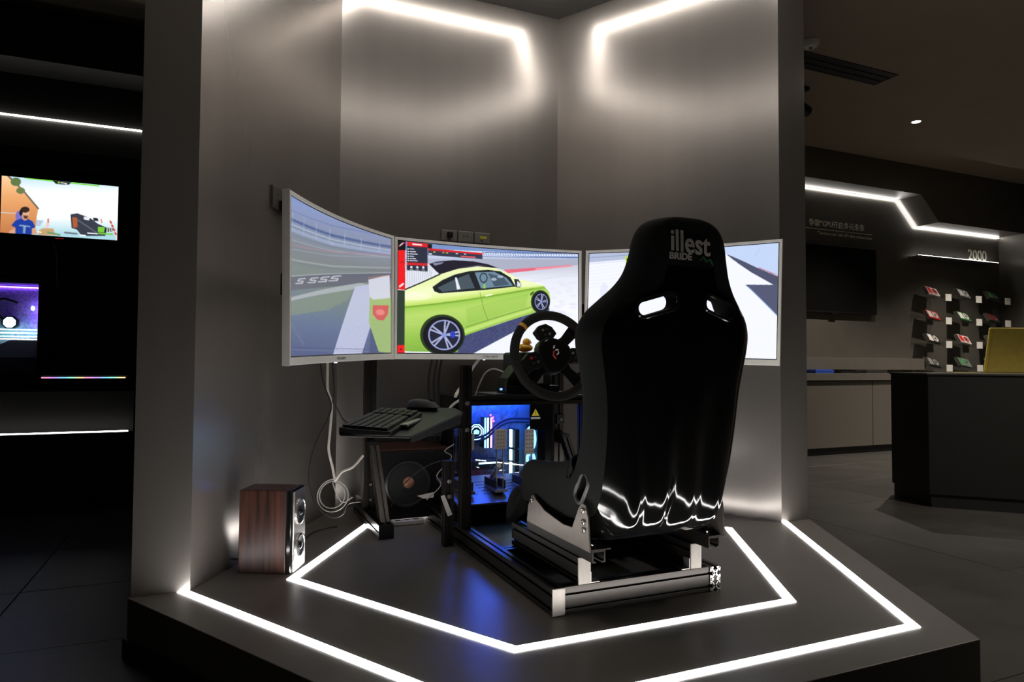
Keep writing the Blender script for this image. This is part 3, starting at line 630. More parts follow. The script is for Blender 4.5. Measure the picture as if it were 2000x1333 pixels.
def seat_rings():
    A = np.array(ST); k = 5; rows = []
    for i in range(len(A) - 1):
        a = A[max(i - 1, 0)]; b = A[i]; c = A[i + 1]; d = A[min(i + 2, len(A) - 1)]
        for j in range(k):
            q = j / k; rows.append(.5 * (2 * b + (c - a) * q + (2 * a - 5 * b + 4 * c - d) * q * q + (3 * b - a - 3 * c + d) * q ** 3))
    rows.append(A[-1]); rows = np.array(rows)
    tg = np.gradient(rows[:, :2], axis=0); tg /= np.linalg.norm(tg, axis=1)[:, None]
    for _ in range(6): tg[1:-1] = (tg[:-2] + tg[1:-1] * 2 + tg[2:]) / 4
    hb = np.clip((rows[:, 1] - .98) / .06, 0, 1)[:, None]; tg = tg * (1 - hb) + np.array([[-.06, 1.0]]) * hb
    tg /= np.linalg.norm(tg, axis=1)[:, None]
    rings = []; no = 40; nr = 6; ni = 28
    for r, g in zip(rows, tg):
        y, z, w_, d_, tw = r; nrm = np.array([g[1], -g[0]])       # towards the occupant: up for the cushion, forward for the back
        if nrm[0] + nrm[1] < 0: nrm = -nrm
        back = np.clip((z - .30) / .2, 0, 1) * np.clip((1.02 - z) / .1, 0, 1)
        low = np.clip((z - .24) / .05, 0, 1) * np.clip((.66 - z) / .36, 0, 1) * (1 if y < 0 else 0)
        pts = []
        flat = .62
        for i in range(no + 1):
            s = -1 + 2 * i / no; a = abs(s); sg = 1 if s >= 0 else -1
            if a < .5: x = flat * w_ * a / .5; n_ = 0.0
            else:
                th = (a - .5) / .5 * PI / 2; x = flat * w_ + (1 - flat) * w_ * math.sin(th); n_ = d_ * (1 - math.cos(th)) ** 1.0
            n_ += -.016 * back * math.exp(-((x / w_) / .42) ** 4) + low * (.013 * math.sin(sg * x * 44 + 1.2) * math.sin(sg * x * 17 + z * 5) + .005 * math.sin(sg * x * 71 + z * 5))
            pts.append((sg * x, n_))
        x1, n1 = pts[-1]
        for i in range(1, nr + 1):
            a = PI * i / nr; pts.append((w_ - tw / 2 + tw / 2 * math.cos(a), d_ + tw * .55 * math.sin(a)))
        tc = .036
        for i in range(1, ni):
            s = 1 - 2 * i / ni; a = abs(s); sg = 1 if s >= 0 else -1; wi = w_ - tw; fl_ = .55
            dd = max(d_ - tc, .004)
            if a < .45: x = fl_ * wi * a / .45; n_ = tc
            else:
                th = (a - .45) / .55 * PI / 2; x = fl_ * wi + (1 - fl_) * wi * math.sin(th); n_ = min(tc, d_) + dd * (1 - math.cos(th))
            pts.append((sg * x, n_))
        for i in range(nr):
            a = PI - PI * i / nr; pts.append((-(w_ - tw / 2 + tw / 2 * math.cos(a)), d_ + tw * .55 * math.sin(a)))
        rings.append([(SX + x, y + nrm[0] * n_, z + nrm[1] * n_) for x, n_ in pts])
    return rings, rows, no, nr, ni
rings, srows, no_, nr_, ni_ = seat_rings()
def build_seat():
    t = thing('racing_seat', 'black bucket racing seat with white embroidered lettering on the headrest', 'racing seat', (SX, 0, .0))
    me = D.meshes.new('seat_body'); n = len(rings[0]); k = len(rings)
    vs = [(p[0] - SX, p[1], p[2]) for r in rings for p in r]; fs = []; mi = []
    for i in range(k - 1):
        zc = srows[i][1]; yc = srows[i][0]
        for j in range(n):
            fs.append((i * n + j, i * n + (j + 1) % n, (i + 1) * n + (j + 1) % n, (i + 1) * n + j))
            outer = j < no_
            edge = min(j, no_ - 1 - j)
            lim = 5 if zc < .9 else 12
            mi.append(1 if (outer and edge >= lim and zc < 1.0 and i > 8) else 0)
    fs.append(tuple(range(n))); mi.append(0); fs.append(tuple(range((k - 1) * n, k * n))[::-1]); mi.append(0)
    me.from_pydata(vs, [], [f[::-1] for f in fs]); me.update(); me.polygons.foreach_set('material_index', mi)
    me.materials.append(M_FABRIC); me.materials.append(M_SHELL)
    bm = bmesh.new(); bm.from_mesh(me); vol = bm.calc_volume(signed=True)
    if vol < 0: bmesh.ops.reverse_faces(bm, faces=bm.faces[:])
    bm.to_mesh(me); bm.free()
    o = D.objects.new('seat_body', me); COL.objects.link(o)
    cut = MB()
    def slot(c, L, r, ang, axis, a0, a1):
        P = []
        for i in range(9): a = PI / 2 + PI * i / 8; P.append((-L / 2 + r * math.cos(a), r * math.sin(a)))
        for i in range(9): a = -PI / 2 + PI * i / 8; P.append((L / 2 + r * math.cos(a), r * math.sin(a)))
        ca, sa = math.cos(ang), math.sin(ang); P = [(c[0] + x * ca - y * sa, c[1] + x * sa + y * ca) for x, y in P]
        cut.prism(P, a0, a1, axis)
    slot((-.110, .898), .078, .021, .28, 'y', -.45, .2); slot((.104, .898), .078, .021, -.28, 'y', -.45, .2)
    slot((-.03, .372), .050, .022, PI - .98, 'x', -.30, -.15); slot((-.03, .372), .050, .022, PI - .98, 'x', .15, .30)
    co = cut.obj('cutter', M_FABRIC); bm = bmesh.new(); bm.from_mesh(co.data); bmesh.ops.recalc_face_normals(bm, faces=bm.faces[:]); bm.to_mesh(co.data); bm.free()
    b = o.modifiers.new('holes', 'BOOLEAN'); b.operation = 'DIFFERENCE'; b.object = co; b.solver = 'EXACT'; b.use_self = True; b.use_hole_tolerant = True
    dg = bpy.context.evaluated_depsgraph_get(); m2 = D.meshes.new_from_object(o.evaluated_get(dg))
    D.objects.remove(co); D.objects.remove(o)
    V = [tuple(v.co) for v in m2.vertices]
    bvh = BVHTree.FromPolygons(V, [tuple(p.vertices) for p in m2.polygons])
    for nm, idx, mm in (('upholstery', 0, M_FABRIC), ('rear_shell', 1, M_SHELL)):
        used = {}; F = []
        for p in m2.polygons:
            if p.material_index == idx: F.append(tuple(used.setdefault(v, len(used)) for v in p.vertices))
        mb = MB(); mb.v = [V[v] for v in used]; mb.f = F; mb.obj(nm, mm, t, smooth=True, sharp=50)
    # padded rims of the side openings
    for sx in (-1, 1):
        P = []
        for i in range(24):
            a = 2 * PI * i / 24; L, r = .026, .024; x = (L if math.cos(a) > 0 else -L) + r * math.cos(a); y = r * math.sin(a)
            ca, sa = math.cos(PI - .98), math.sin(PI - .98); yy, zz = -.03 + x * ca - y * sa, .372 + x * sa + y * ca
            hit = bvh.ray_cast(Vector((sx * .6, yy, zz)), Vector((-sx, 0, 0)))
            P.append((hit[0].x + sx * .001 if hit[0] is not None else sx * .236, yy, zz))
        xm = sorted(p[0] * sx for p in P)[len(P) // 2]
        MB().tube([(sx * xm, p[1], p[2]) for p in P], .0062, 8, True).obj('slot_rim', mat('grey_rubber_rim', (.06, .058, .055), .45), t, smooth=True)
    for cx, an in ((-.110, .28), (.104, -.28)):
        P = []
        for i in range(28):
            a = 2 * PI * i / 28; x = (.039 if math.cos(a) > 0 else -.039) + .024 * math.cos(a); y = .024 * math.sin(a)
            xx, zz = cx + x * math.cos(an) - y * math.sin(an), .898 + x * math.sin(an) + y * math.cos(an)
            hit = bvh.ray_cast(Vector((xx, -.8, zz)), Vector((0, 1, 0))); P.append((xx, hit[0].y - .0005 if hit[0] is not None and hit[0].y < -.12 else -.22, zz))
        MB().tube(P, .0055, 8, True).obj('harness_lip', M_GLOSSB, t, smooth=True)
    # lettering pressed onto the headrest
    def press(mb, x, z, off=.0022):
        out = []
        for (a, b, c) in mb.v:
            hit = bvh.ray_cast(Vector((x + a, -.8, z + c)), Vector((0, 1, 0)))
            yy = hit[0].y if hit[0] is not None else -.24
            out.append((x + a, yy - off - b, z + c))
        mb.v = out; return mb
    thread = mat('silver_thread', (.55, .52, .48), .7, bump=.3, bscale=500)
    def cells(mb):
        bm = bmesh.new(); me = D.meshes.new('x'); me.from_pydata(mb.v, [], mb.f); bm.from_mesh(me)
        bmesh.ops.triangulate(bm, faces=bm.faces[:]); bmesh.ops.remove_doubles(bm, verts=bm.verts[:], dist=1e-6)
        r = MB(); bm.verts.ensure_lookup_table(); bm.verts.index_update(); r.v = [tuple(v.co) for v in bm.verts]; r.f = [tuple(v.index for v in f.verts) for f in bm.faces]; bm.free(); D.meshes.remove(me); return r
    ill = cells(text_mb('illest', .085, .002, bold=.0013)); ill.v = [(x * .87, y, z - x * .06) for x, y, z in ill.v]
    press(ill, -.074, 1.053).obj('embroidered_lettering', thread, t)
    bri = cells(text_mb('BRIDE', .026, .0016, bold=.0008)); bri.v = [(x * 1.12, y, z) for x, y, z in bri.v]
    press(bri, -.077, 1.028).obj('embroidered_lettering', thread, t)
    gr = MB()
    gr.tube(smooth_path([(0, 0, 0), (.012, 0, .010), (.022, 0, -.002), (.034, 0, .004), (.046, 0, -.012)], 4), .003, 5); press(cells(gr), .030, 1.030, .001).obj('green_stitching', mat('green_thread', (.01, .09, .02), .7), t)
    # side brackets bolted to the seat
    for sx in (-1, 1):
        S = [(-.088, .20), (.335, .20), (.325, .255), (.300, .292), (.283, .296), (.268, .285), (.20, .262), (.07, .246), (.015, .250), (-.025, .315), (-.045, .333), (-.065, .327), (-.078, .30)]
        xa = sx * .2385 + (0 if sx > 0 else 0)
        MB().prism(S, min(xa, xa + sx * .005), max(xa, xa + sx * .005), 'x').obj('side_bracket', M_BRKT, t, bevel=.001)
        for (yy, zz) in ((.292, .278), (-.052, .312), (-.055, .28), (-.058, .258)):
            MB().lathe([(.009, 0), (.009, sx * .004), (.005, sx * .005), (.005, sx * .002)], (xa + sx * .005, yy, zz), 'x', 14).obj('bolt', M_BOLT, t)
    return t
build_seat()

# ------------------------------------------------------------------ steering wheel and its motor
t = thing('drive_motor', 'black direct-drive motor behind the steering wheel on the cockpit deck', 'motor', (.305, .82, .614))
MB().box(-.075, .075, -.07, .12, .03, .168).obj('housing', M_BLK, t, bevel=.012)
MB().prism([(-.07, -.0), (-.13, .0), (-.12, .06), (-.075, .115), (-.075, .03)], -.05, .05, 'y').obj('side_cheek', M_BLK, t, bevel=.003)
MB().box(-.11, .11, -.06, .09, .001, .03).obj('mount_plate', M_BLK2, t, bevel=.002)
sh = MB().cyl((0, 0, 0), .026, .086, 'y', 20); sh.rot(Matrix.Translation((0, -.156, .145)) @ Matrix.Rotation(0.0, 4, 'X')); sh.obj('shaft', M_STEEL, t, smooth=True)
MB().box(-.028, .028, -.074, -.07, .04, .075).obj('front_label', M_CAP, t)
for i in range(3): MB().box(-.135 + i * .02, -.122 + i * .02, -.07, -.05, .002, .03).obj('cable_plug', M_BLK2, t, bevel=.001)
MB().box(-.155, -.145, -.052, -.048, .012, .02).obj('blue_indicator', glow('blue_indicator_light', (.1, .25, 1), 2.0), t)
t = thing('steering_wheel', 'black suede steering wheel turned left, with an orange centre mark', 'steering wheel', (.318, .628, .768))
t.rotation_euler = (math.radians(-14), 0, 0)
TURN = math.radians(44)
def wpt(r, a, y=0): return (r * math.cos(a), y, r * math.sin(a))
Rw = .166
rim = MB(); rim.tube([wpt(Rw, 2 * PI * i / 64) for i in range(64)], .0185, 14, True); rim.obj('rim', M_SUEDE, t, smooth=True)
am = PI / 2 + TURN + .05
mk = MB(); mk.tube([wpt(Rw, am + (i - 2) * .022) for i in range(5)], .0192, 14); mk.obj('centre_mark', M_ORANGE, t, smooth=True)
for a in (TURN, PI + TURN, 1.5 * PI + TURN):
    S = MB(); w0, w1 = .038, .021
    c, s = math.cos(a), math.sin(a)
    for (r, ww) in ((.03, w0), (.09, w1), (Rw - .008, w1 * 1.25)):
        for (yy, sg) in ((.006, -1), (.006, 1), (.014, 1), (.014, -1)): S.v.append((r * c - sg * ww * s, yy, r * s + sg * ww * c))
    for q in (0, 4):
        for j in range(4): S.f.append((q + j, q + (j + 1) % 4, q + 4 + (j + 1) % 4, q + 4 + j))
    S.f += [(0, 1, 2, 3), (11, 10, 9, 8)]
    S.obj('spoke', M_BLK, t, bevel=.002)
hubP = []
for i in range(28):
    a = 2 * PI * i / 28; hubP.append((.072 * math.cos(a) * (1 + .08 * math.cos(3 * (a - TURN - PI / 2))), .072 * math.sin(a) * (1 + .08 * math.cos(3 * (a - TURN - PI / 2)))))
hb_ = MB().prism(hubP, -.019, .03, 'y').obj('hub', M_BLK, t, bevel=.004)
MB().prism([(x * .86, z * .86) for x, z in hubP], -.0225, -.019, 'y').obj('hub_cover', M_GLOSSB, hb_, bevel=.002)
for a, sc in ((PI / 2 + TURN * .4 + .0, 1.0), (PI + TURN * .35, 1.0), (TURN * .1 - .1, .9)):
    c = Vector(wpt(.094, a)); P = [(c.x + sc * .042 * math.cos(a + 2 * PI * i / 8 + .4) * (1.15 if i % 2 else .95), c.z + sc * .037 * math.sin(a + 2 * PI * i / 8 + .4)) for i in range(8)]
    bp = MB().prism(P, -.016, .012, 'y').obj('button_module', M_BLK, t, bevel=.003)
    for i, (dx, dz) in enumerate(((-.014, .008), (.004, .012), (.014, -.006), (-.006, -.012))):
        MB().cyl((c.x + dx, -.016, c.z + dz), .0052, -.005, 'y', 12).obj('button', [M_RED, M_BLK2, M_SOCK, M_BLK2][i] if a > 2 else [M_CAP, M_BLK2, M_CAP, M_BLK2][i], bp)
lg = MB(); lg.tube([(-.006, -.0232, .022), (-.001, -.0232, .034)], .0032, 6); lg.tube([(.0, -.0232, .014), (.012, -.0232, .018), (.014, -.0232, .004), (.004, -.0232, -.004)], .003, 6); lg.obj('white_emblem', M_PAPER, t)
lg = MB(); lg.tube([(-.006, -.0232, .012), (-.010, -.0232, -.006), (.0, -.0232, -.018)], .004, 6); lg.obj('red_emblem', M_RED, t)
MB().prism([(-.004, .0), (.055, .05), (.05, .075), (-.004, .03)], .02, .026, 'y').obj('shift_paddle', M_BLK2, t, bevel=.002)
MB().prism([(.0, -.02), (-.075, -.055), (-.07, -.085), (-.0, -.05)], .02, .026, 'y').obj('shift_paddle', M_BLK2, t, bevel=.002)

# rubber duck on the motor
t = thing('rubber_duck', 'small yellow rubber duck sitting on the wheel motor', 'rubber duck', (.282, .82, .783), .5)
mb = MB().ball((0, 0, .018), .033, .037, .018); mb.obj('body', M_YEL, t, smooth=True)
MB().ball((0, -.010, .042), .0175, .0175, .0165).obj('head', M_YEL, t, smooth=True)
mb = MB().ball((0, -.0285, .039), .0085, .008, .0035, 10, 6); mb.obj('beak', mat('duck_orange_beak', (.75, .09, .01), .4), t, smooth=True)
for s in (-1, 1): MB().ball((s * .0075, -.0255, .0465), .0021, .0018, .0024, 8, 6).obj('eye', M_BLK, t, smooth=True)
for s in (-1, 1): MB().ball((s * .031, .006, .021), .006, .018, .011, 10, 8).obj('wing', M_YEL, t, smooth=True)

# pedals
t = thing('pedal_set', 'three metal pedals with drilled pads in front of the blue lit computer', 'pedals', (0, 1.055, .162))
for nm, x, w_, h_, tp in (('clutch', .112, .055, .075, 0), ('brake', .266, .058, .088, 0), ('throttle', .407, .046, .115, 1)):
    MB().box(x - .03, x + .03, -.03, .13, 0, .014).obj('base_plate', M_STEEL, t, bevel=.002)
    for s in (-1, 1): MB().box(x + s * .016 - .002, x + s * .016 + .002, -.012, -.004, .012, .195).obj('arm', M_STEEL, t)
    pad = MB().box(x - w_ / 2, x + w_ / 2, -.020, -.014, .190 - (.03 if tp else 0), .190 - (.03 if tp else 0) + h_).obj('pad', M_PEDAL, t, bevel=.006, seg=3)
    zb = .190 - (.03 if tp else 0)
    rows = 6 if tp else 5
    for i in range(rows):
        for j in range(3): MB().cyl((x + (j - 1) * .014, -.0195, zb + h_ * (i + .7) / (rows + .4)), .0026, -.0012, 'y', 8).obj('grip_hole', M_SKIRT, pad)
    cy = MB(); cy.tube([(x - .0, .10, .03), (x, .0, .115)], .011, 10); cy.obj('damper', M_STEEL, t, smooth=True)
    sp = MB(); sp.tube([(x + .014 * math.cos(i * .9) - .0, .085 - i * .0014 + 0, .045 + .0012 * i + .012 * math.sin(i * .9)) for i in range(50)], .0022, 5); sp.obj('spring', M_STEEL, t)
    MB().box(x - .02, x + .02, -.014, .0, .06, .066).obj('cross_pin', M_STEEL, t)
    MB().box(x - .024, x - .02, -.02, .12, .014, .05).obj('cheek_plate', M_BLK2, t); MB().box(x + .02, x + .024, -.02, .12, .014, .05).obj('cheek_plate', M_BLK2, t)

# ------------------------------------------------------------------ gaming computer behind the pedals
def pc_glow(n, c, s): return glow(n, c, s)
G_CY = glow('cyan_led', (.20, .65, 1.0), 2.0); G_BL = glow('blue_led', (.02, .12, 1.0), 48.0); G_WH = glow('ice_white_led', (.45, .80, 1.0), 2.0)
G_PK = glow('pink_led', (1.0, .22, .6), 2.6); G_RD = glow('red_led', (1, .05, .12), 3.0); G_PU = glow('violet_led', (.25, .08, 1.0), 11.0)
t = thing('gaming_computer', 'black computer tower with a glass side and blue glowing interior behind the pedals', 'computer', (.14, 1.33, 0))
L, Hh, Dp = .54, .575, .25
for (a, b, c, d, e, f, nm) in ((0, L, .0, Dp, 0.012, .03, 'bottom_panel'), (0, L, 0, Dp, Hh - .02, Hh, 'top_panel'), (0, .016, 0, Dp, .03, Hh - .02, 'front_panel'), (L - .016, L, 0, Dp, .03, Hh - .02, 'rear_panel'), (.016, L - .016, Dp - .01, Dp, .03, Hh - .02, 'side_panel')):
    MB().box(a, b, c, d, e, f).obj(nm, M_BLK if nm != 'side_panel' else mat('grey_case_steel', (.25, .25, .26), .4), t, bevel=.002)
for x in (.04, .46):
    for y in (.03, .2): MB().box(x, x + .03, y, y + .02, 0, .0118).obj('rubber_foot', M_BLK2, t)
MB().box(.016, L - .016, .02, .20, .03, .125).obj('power_supply_shroud', mat('blue_grey_shroud', (.05, .06, .09), .35), t)
MB().box(.02, L - .10, .222, .238, .13, Hh - .03).obj('motherboard', mat('slate_board', (.16, .18, .22), .45, noise=.5, nscale=45), t)
gp = MB().box(.03, .30, .10, .215, .20, .245).obj('graphics_card', M_BLK2, t, bevel=.004)
MB().box(.17, .27, .098, .0995, .228, .236).obj('light_bar', G_WH, gp)
PX, PZ = .182, .382
pb = MB().prism([(PX + .042 * math.cos(PI / 8 + i * PI / 4), PZ + .042 * math.sin(PI / 8 + i * PI / 4)) for i in range(8)], .17, .222, 'y').obj('pump_block', M_BLK, t)
for k, r in enumerate((.040, .029)):
    P = [(PX + r * math.cos(PI / 8 + i * PI / 4), .168, PZ + r * math.sin(PI / 8 + i * PI / 4)) for i in range(8)]
    MB().tube(P, .0026, 6, True).obj('light_ring', G_WH, pb)
MB().prism([(PX - .014, PZ - .01), (PX + .014, PZ - .01), (PX + .016, PZ + .006), (PX, PZ + .014), (PX - .014, PZ + .006)], .1675, .169, 'y').obj('emblem', G_CY, pb)
for i, x in enumerate((.225, .240, .258)):
    rs = MB().box(x, x + .007, .165, .222, .30, .455).obj('memory_stick', M_BLK2, t)
    MB().box(x - .0005, x + .0075, .160, .165, .30, .455).obj('light_bar', [G_CY, G_WH, G_PK][i], rs)
for (x, z) in ((.255, .468), (.268, .455), (.272, .437), (.262, .445)): MB().ball((x, .155, z), .005, .003, .006, 8, 6).obj('red_light', G_RD, t)
MB().box(.20, .222, .15, .152, .150, .162).obj('red_light', G_RD, t)
for i, (z0, z1) in enumerate(((.30, .392), (.232, .288), (.162, .222))):
    fn = MB().box(.372, .395, .10, .2, z0 - .004, z1 + .004).obj('fan_frame', M_BLK, t, bevel=.004)
    MB().box(.362, .3715, .14, .16, z0, z1).obj('light_bar', G_WH, fn)
for i, z in enumerate((.345, .215)):
    fr = MB().box(.478, .50, .06, .20, z - .065, z + .065).obj('fan_frame', M_BLK, t, bevel=.004)
    mb = MB(); mb.tube([(.474, .13 + .048 * math.cos(2 * PI * j / 24), z + .054 * math.sin(2 * PI * j / 24)) for j in range(24)], .009, 8, True); mb.obj('light_ring', G_CY if i < 2 else G_BL, fr)
    for j in range(7):
        an = 2 * PI * j / 7; MB().add([(.475, .13 + .012 * math.cos(an), z + .012 * math.sin(an)), (.473, .13 + .046 * math.cos(an - .3), z + .046 * math.sin(an - .3)), (.479, .13 + .046 * math.cos(an + .5), z + .046 * math.sin(an + .5))], [(0, 1, 2)]).obj('fan_blade', mat('frosted_fan_blade', (.7, .75, .8), .4), fr)
for dz in (0, .018):
    mb = MB(); mb.tube(smooth_path([(.168, .16, .352 - dz), (.215, .11, .375 - dz), (.27, .09, .428 - dz), (.34, .09, .452 - dz), (.46, .10, .445 - dz)], 6), .006, 8); mb.obj('coolant_hose', mat('blue_black_hose', (.03, .04, .08), .35), t, smooth=True)
MB().box(.02, .47, .185, .20, Hh - .032, Hh - .022).obj('top_light_bar', G_BL, t); MB().box(.02, .47, .03, .04, Hh - .030, Hh - .022).obj('top_light_bar', G_BL, t)
gl = MB().box(.004, L - .004, -.006, -.001, .02, Hh - .008).obj('glass_panel', M_GLASS, t)
for (a, b, c, d) in ((.004, L - .004, Hh - .034, Hh - .008), (.004, L - .004, .02, .045), (.004, .03, .045, Hh - .034), (.405, L - .004, .40, Hh - .034), (.492, L - .004, .045, .40)): MB().box(a, b, -.0008, -.0002, c, d).obj('glass_border', M_GLOSSB, gl)
wt = MB().prism([(.413, .472), (.455, .472), (.434, .507)], -.0075, -.0062, 'y').obj('warning_triangle', mat('warning_yellow', (.9, .72, .03), .5), gl)
MB().box(.4325, .4355, -.0082, -.0076, .484, .496).box(.4325, .4355, -.0082, -.0076, .477, .481).obj('exclamation_mark', M_BLK, wt)
for i in range(2): MB().box(.408, .460, -.0075, -.0062, .462 - i * .006, .465 - i * .006).obj('caption_line', M_LETTER, gl)

# ------------------------------------------------------------------ keyboard, mouse, small device
kx = math.atan2(.379, .203)
t = thing('keyboard', 'black full-size keyboard lying lengthwise on the cockpit tray', 'keyboard', (-.443, .161, .5235), 0)
t.rotation_euler = (0, -math.atan(.066 * .9), kx)
MB().prism([(0, 0), (.152, 0), (.152, .024), (.12, .02), (0, .012)], 0, .43, 'x').obj('case', M_BLK, t, bevel=.003)
kk = MB()
for r in range(6):
    yy = .012 + r * .0225; x = .01
    wd = [1.25, 1.25, 1.25, 6.25, 1.25, 1.25, 1.25, 1.25] if r == 0 else [1 + .25 * ((r * 3) % 4)] + [1] * 11 + [2 - .25 * (r % 3)]
    for u in wd:
        if x + u * .0192 > .295: break
        kk.box(x, x + u * .0192 - .003, yy, yy + .0195, .012 + yy * .06, .021 + yy * .07); x += u * .0192
    for c in range(3): kk.box(.302 + c * .0185, .317 + c * .0185, yy, yy + .0195, .012 + yy * .06, .021 + yy * .07)
    for c in range(3): kk.box(.364 + c * .0185, .379 + c * .0185, yy, yy + .0195, .012 + yy * .06, .021 + yy * .07)
kk.obj('keycaps', M_BLK2, t, bevel=.0012, seg=1)
t = thing('computer_mouse', 'charcoal computer mouse behind the keyboard on the tray', 'mouse', (-.195, .70, tz(-.195, .70)), -.55)
mb = MB(); 
pts = []
for i in range(9):
    u = -1 + 2 * i / 8; row = []
    for j in range(9):
        v = -1 + 2 * j / 8; e = max(0, 1 - abs(u) ** 2.6) ** .5; f = max(0, 1 - abs(v) ** 2.6) ** .5
        row.append((u * .062, v * .033 * (.85 + .15 * e), .012 + .030 * e * f * (1 - .18 * u)))
    pts.append(row)
mb.grid(pts); mb.obj('body', M_BLK2, t, smooth=True); MB().prism([(.060 * math.cos(a) , .032 * math.sin(a)) for a in [2 * PI * i / 20 for i in range(20)]], 0.001, .013).obj('base', M_BLK, t)
MB().cyl((.035, -.004, .034), .008, .008, 'y', 14).obj('scroll_wheel', M_BLK, t)
t = thing('remote_control', 'thin silver device lying against the keyboard edge', 'remote control', (-.325, .375, tz(-.325, .375) + .001), kx + .03)
mb = MB().box(-.12, .11, -.016, .012, 0, .010); mb.obj('body', mat('satin_silver', (.42, .40, .40), .35, .7), t, bevel=.004)
for i in range(5): MB().box(-.10 + i * .045, -.075 + i * .045, -.0168, -.0158, .0025, .0065).obj('key_slot', M_BLK, t)

# ------------------------------------------------------------------ speakers
t = thing('bookshelf_speaker', 'small walnut bookshelf speaker with silver front standing on the platform', 'speaker', (-.655, .706, 0), math.atan2(-.084, .174))
# local x towards the front baffle, y into the booth
dpt, wid, hgt = .188, .125, .288
MB().box(-dpt, -.022, 0, wid, 0, hgt).obj('cabinet', M_WOOD, t, bevel=.003)
MB().box(-.0215, -.002, -.001, wid + .001, .0, hgt).obj('baffle_frame', M_GLOSSB, t, bevel=.004)
MB().box(-.002, .006, .006, wid - .006, .004, hgt - .006).obj('front_baffle', M_SILV, t, bevel=.003)
for zc, r in ((.205, .046), (.085, .042)):
    dr = MB().lathe([(r, .006), (r, .010), (r * .9, .011), (r * .86, .006)], (0, wid / 2, zc), 'x', 32).obj('driver_ring', M_SILV, t, smooth=True)
    MB().lathe([(r * .86, .0065), (r * .8, .010), (r * .7, .0075), (.012, .0065)], (0, wid / 2, zc), 'x', 32).obj('cone', M_CONE, dr, smooth=True)
    MB().ball((.009, wid / 2, zc), .006, .014, .014).obj('dust_cap', M_GLOSSB, dr, smooth=True)
    for q in range(4):
        an = PI / 4 + q * PI / 2; MB().cyl((.010, wid / 2 + r * .95 * math.cos(an), zc + r * .95 * math.sin(an)), .0025, .002, 'x', 8).obj('screw', M_BLK, dr)
single('speaker_cable', (lambda m: m.tube(smooth_path([(0, 0, .03), (-.04, .03, .028), (-.09, .055, .012), (-.14, .05, .006)], 6), .004, 7))(MB()), M_BCAB, 'short black cable leaving the back of the walnut speaker', 'cable', (-.815, .85, 0), smooth=True)
t = thing('subwoofer', 'black subwoofer with dark wood top and copper dust cap under the monitors', 'subwoofer', (-.205, 1.33, 0))
MB().box(0, .34, .02, .34, .012, .33).obj('cabinet', M_WOOD, t, bevel=.004)
MB().box(-.001, .341, 0, .02, .012, .322).obj('front_baffle', M_BLK, t, bevel=.004)
for x in (.03, .28):
    for y in (.04, .28): MB().cyl((x + .015, y, 0), .015, .012, 'z', 12).obj('foot', M_BLK2, t)
d = MB().lathe([(.108, 0), (.108, -.008), (.098, -.012), (.092, -.002)], (.125, 0, .172), 'y', 40).obj('driver_surround', mat('dark_rubber', (.03, .03, .03), .35), t, smooth=True)
MB().lathe([(.092, -.002), (.03, .0), (.02, -.0005)], (.125, -.0005, .172), 'y', 40).obj('cone', M_CONE, d, smooth=True)
MB().ball((.128, -.004, .178), .027, .016, .027).obj('dust_cap', M_COPPER, d, smooth=True)

# ------------------------------------------------------------------ cables and small things around the cockpit
def cable(name, label, pts, r, m, group=None, closed=False, k=6, cat='cable'):
    o = Vector(pts[0]); P = smooth_path([Vector(p) - o for p in pts], k)
    return single(name, MB().tube(P, r, 7, closed), m, label, cat, tuple(o), smooth=True, group=group)
cable('white_power_cable', 'white cable hanging from the left monitor in front of the grey wall', [(-.463, 1.25, .745), (-.461, 1.25, .62), (-.443, 1.25, .553), (-.45, 1.25, .42), (-.453, 1.25, .354), (-.435, 1.25, .276), (-.426, 1.25, .229), (-.42, 1.25, .226), (-.395, 1.25, .258), (-.347, 1.255, .276), (-.300, 1.27, .322)], .0058, M_WCAB)
lp = []
for i in range(34):
    a = PI / 2 + i * 2 * PI / 16.5; rr = .072 - .0007 * i; lp.append((-.431 + rr * math.cos(a), 1.232 + .0011 * i, .158 + rr * 1.03 * math.sin(a)))
cable('coiled_cable', 'grey cable coiled in loops at the end of the white cable', lp + [(-.39, 1.28, .12), (-.34, 1.30, .135)], .0026, M_GCAB, k=3)
cable('black_cable', 'long black cable hanging beside the white one and curling over the platform', [(-.502, 1.2, .74), (-.486, 1.2, .644), (-.453, 1.2, .556), (-.467, 1.2, .491), (-.508, 1.2, .406), (-.536, 1.2, .31), (-.541, 1.2, .235), (-.521, 1.2, .159), (-.486, 1.2, .103), (-.439, 1.2, .073), (-.397, 1.2, .085), (-.375, 1.2, .127), (-.321, 1.2, .133)], .0032, M_BCAB)
cable('keyboard_cable', 'black cable with a thick ferrite lump leading to the keyboard', [(-.479, 1.02, .735), (-.472, 1.0, .629), (-.477, 1.0, .578), (-.457, 1.0, .547), (-.432, .98, .502), (-.405, .8, .50), (-.38, .60, .552)], .003, M_BCAB)
cable('floor_cable', 'black cable trailing along the platform from the wall to the speaker', [(-.60, .88, .02), (-.60, 1.02, .005), (-.52, 1.25, .004), (-.45, 1.32, .004), (-.40, 1.33, .004)], .0035, M_BCAB)
cable('white_cable', 'white cable dropping from the middle monitor behind the cockpit upright', [(.355, 1.45, .80), (.29, 1.43, .735), (.215, 1.38, .65), (.13, 1.25, .595), (.09, 1.15, .585)], .0075, M_WCAB)
cable('wheel_cable', 'thin pale cable arching from the wheel motor to the deck', [(.178, .80, .70), (.150, .84, .712), (.118, .85, .695), (.095, .85, .655), (.075, .85, .605)], .0035, M_GCAB)
cable('white_cable', 'short white cable beside the cockpit upright above the mouse', [(.045, .92, .585), (.02, .93, .572), (-.01, .93, .545), (-.02, .93, .50)], .0055, M_WCAB)
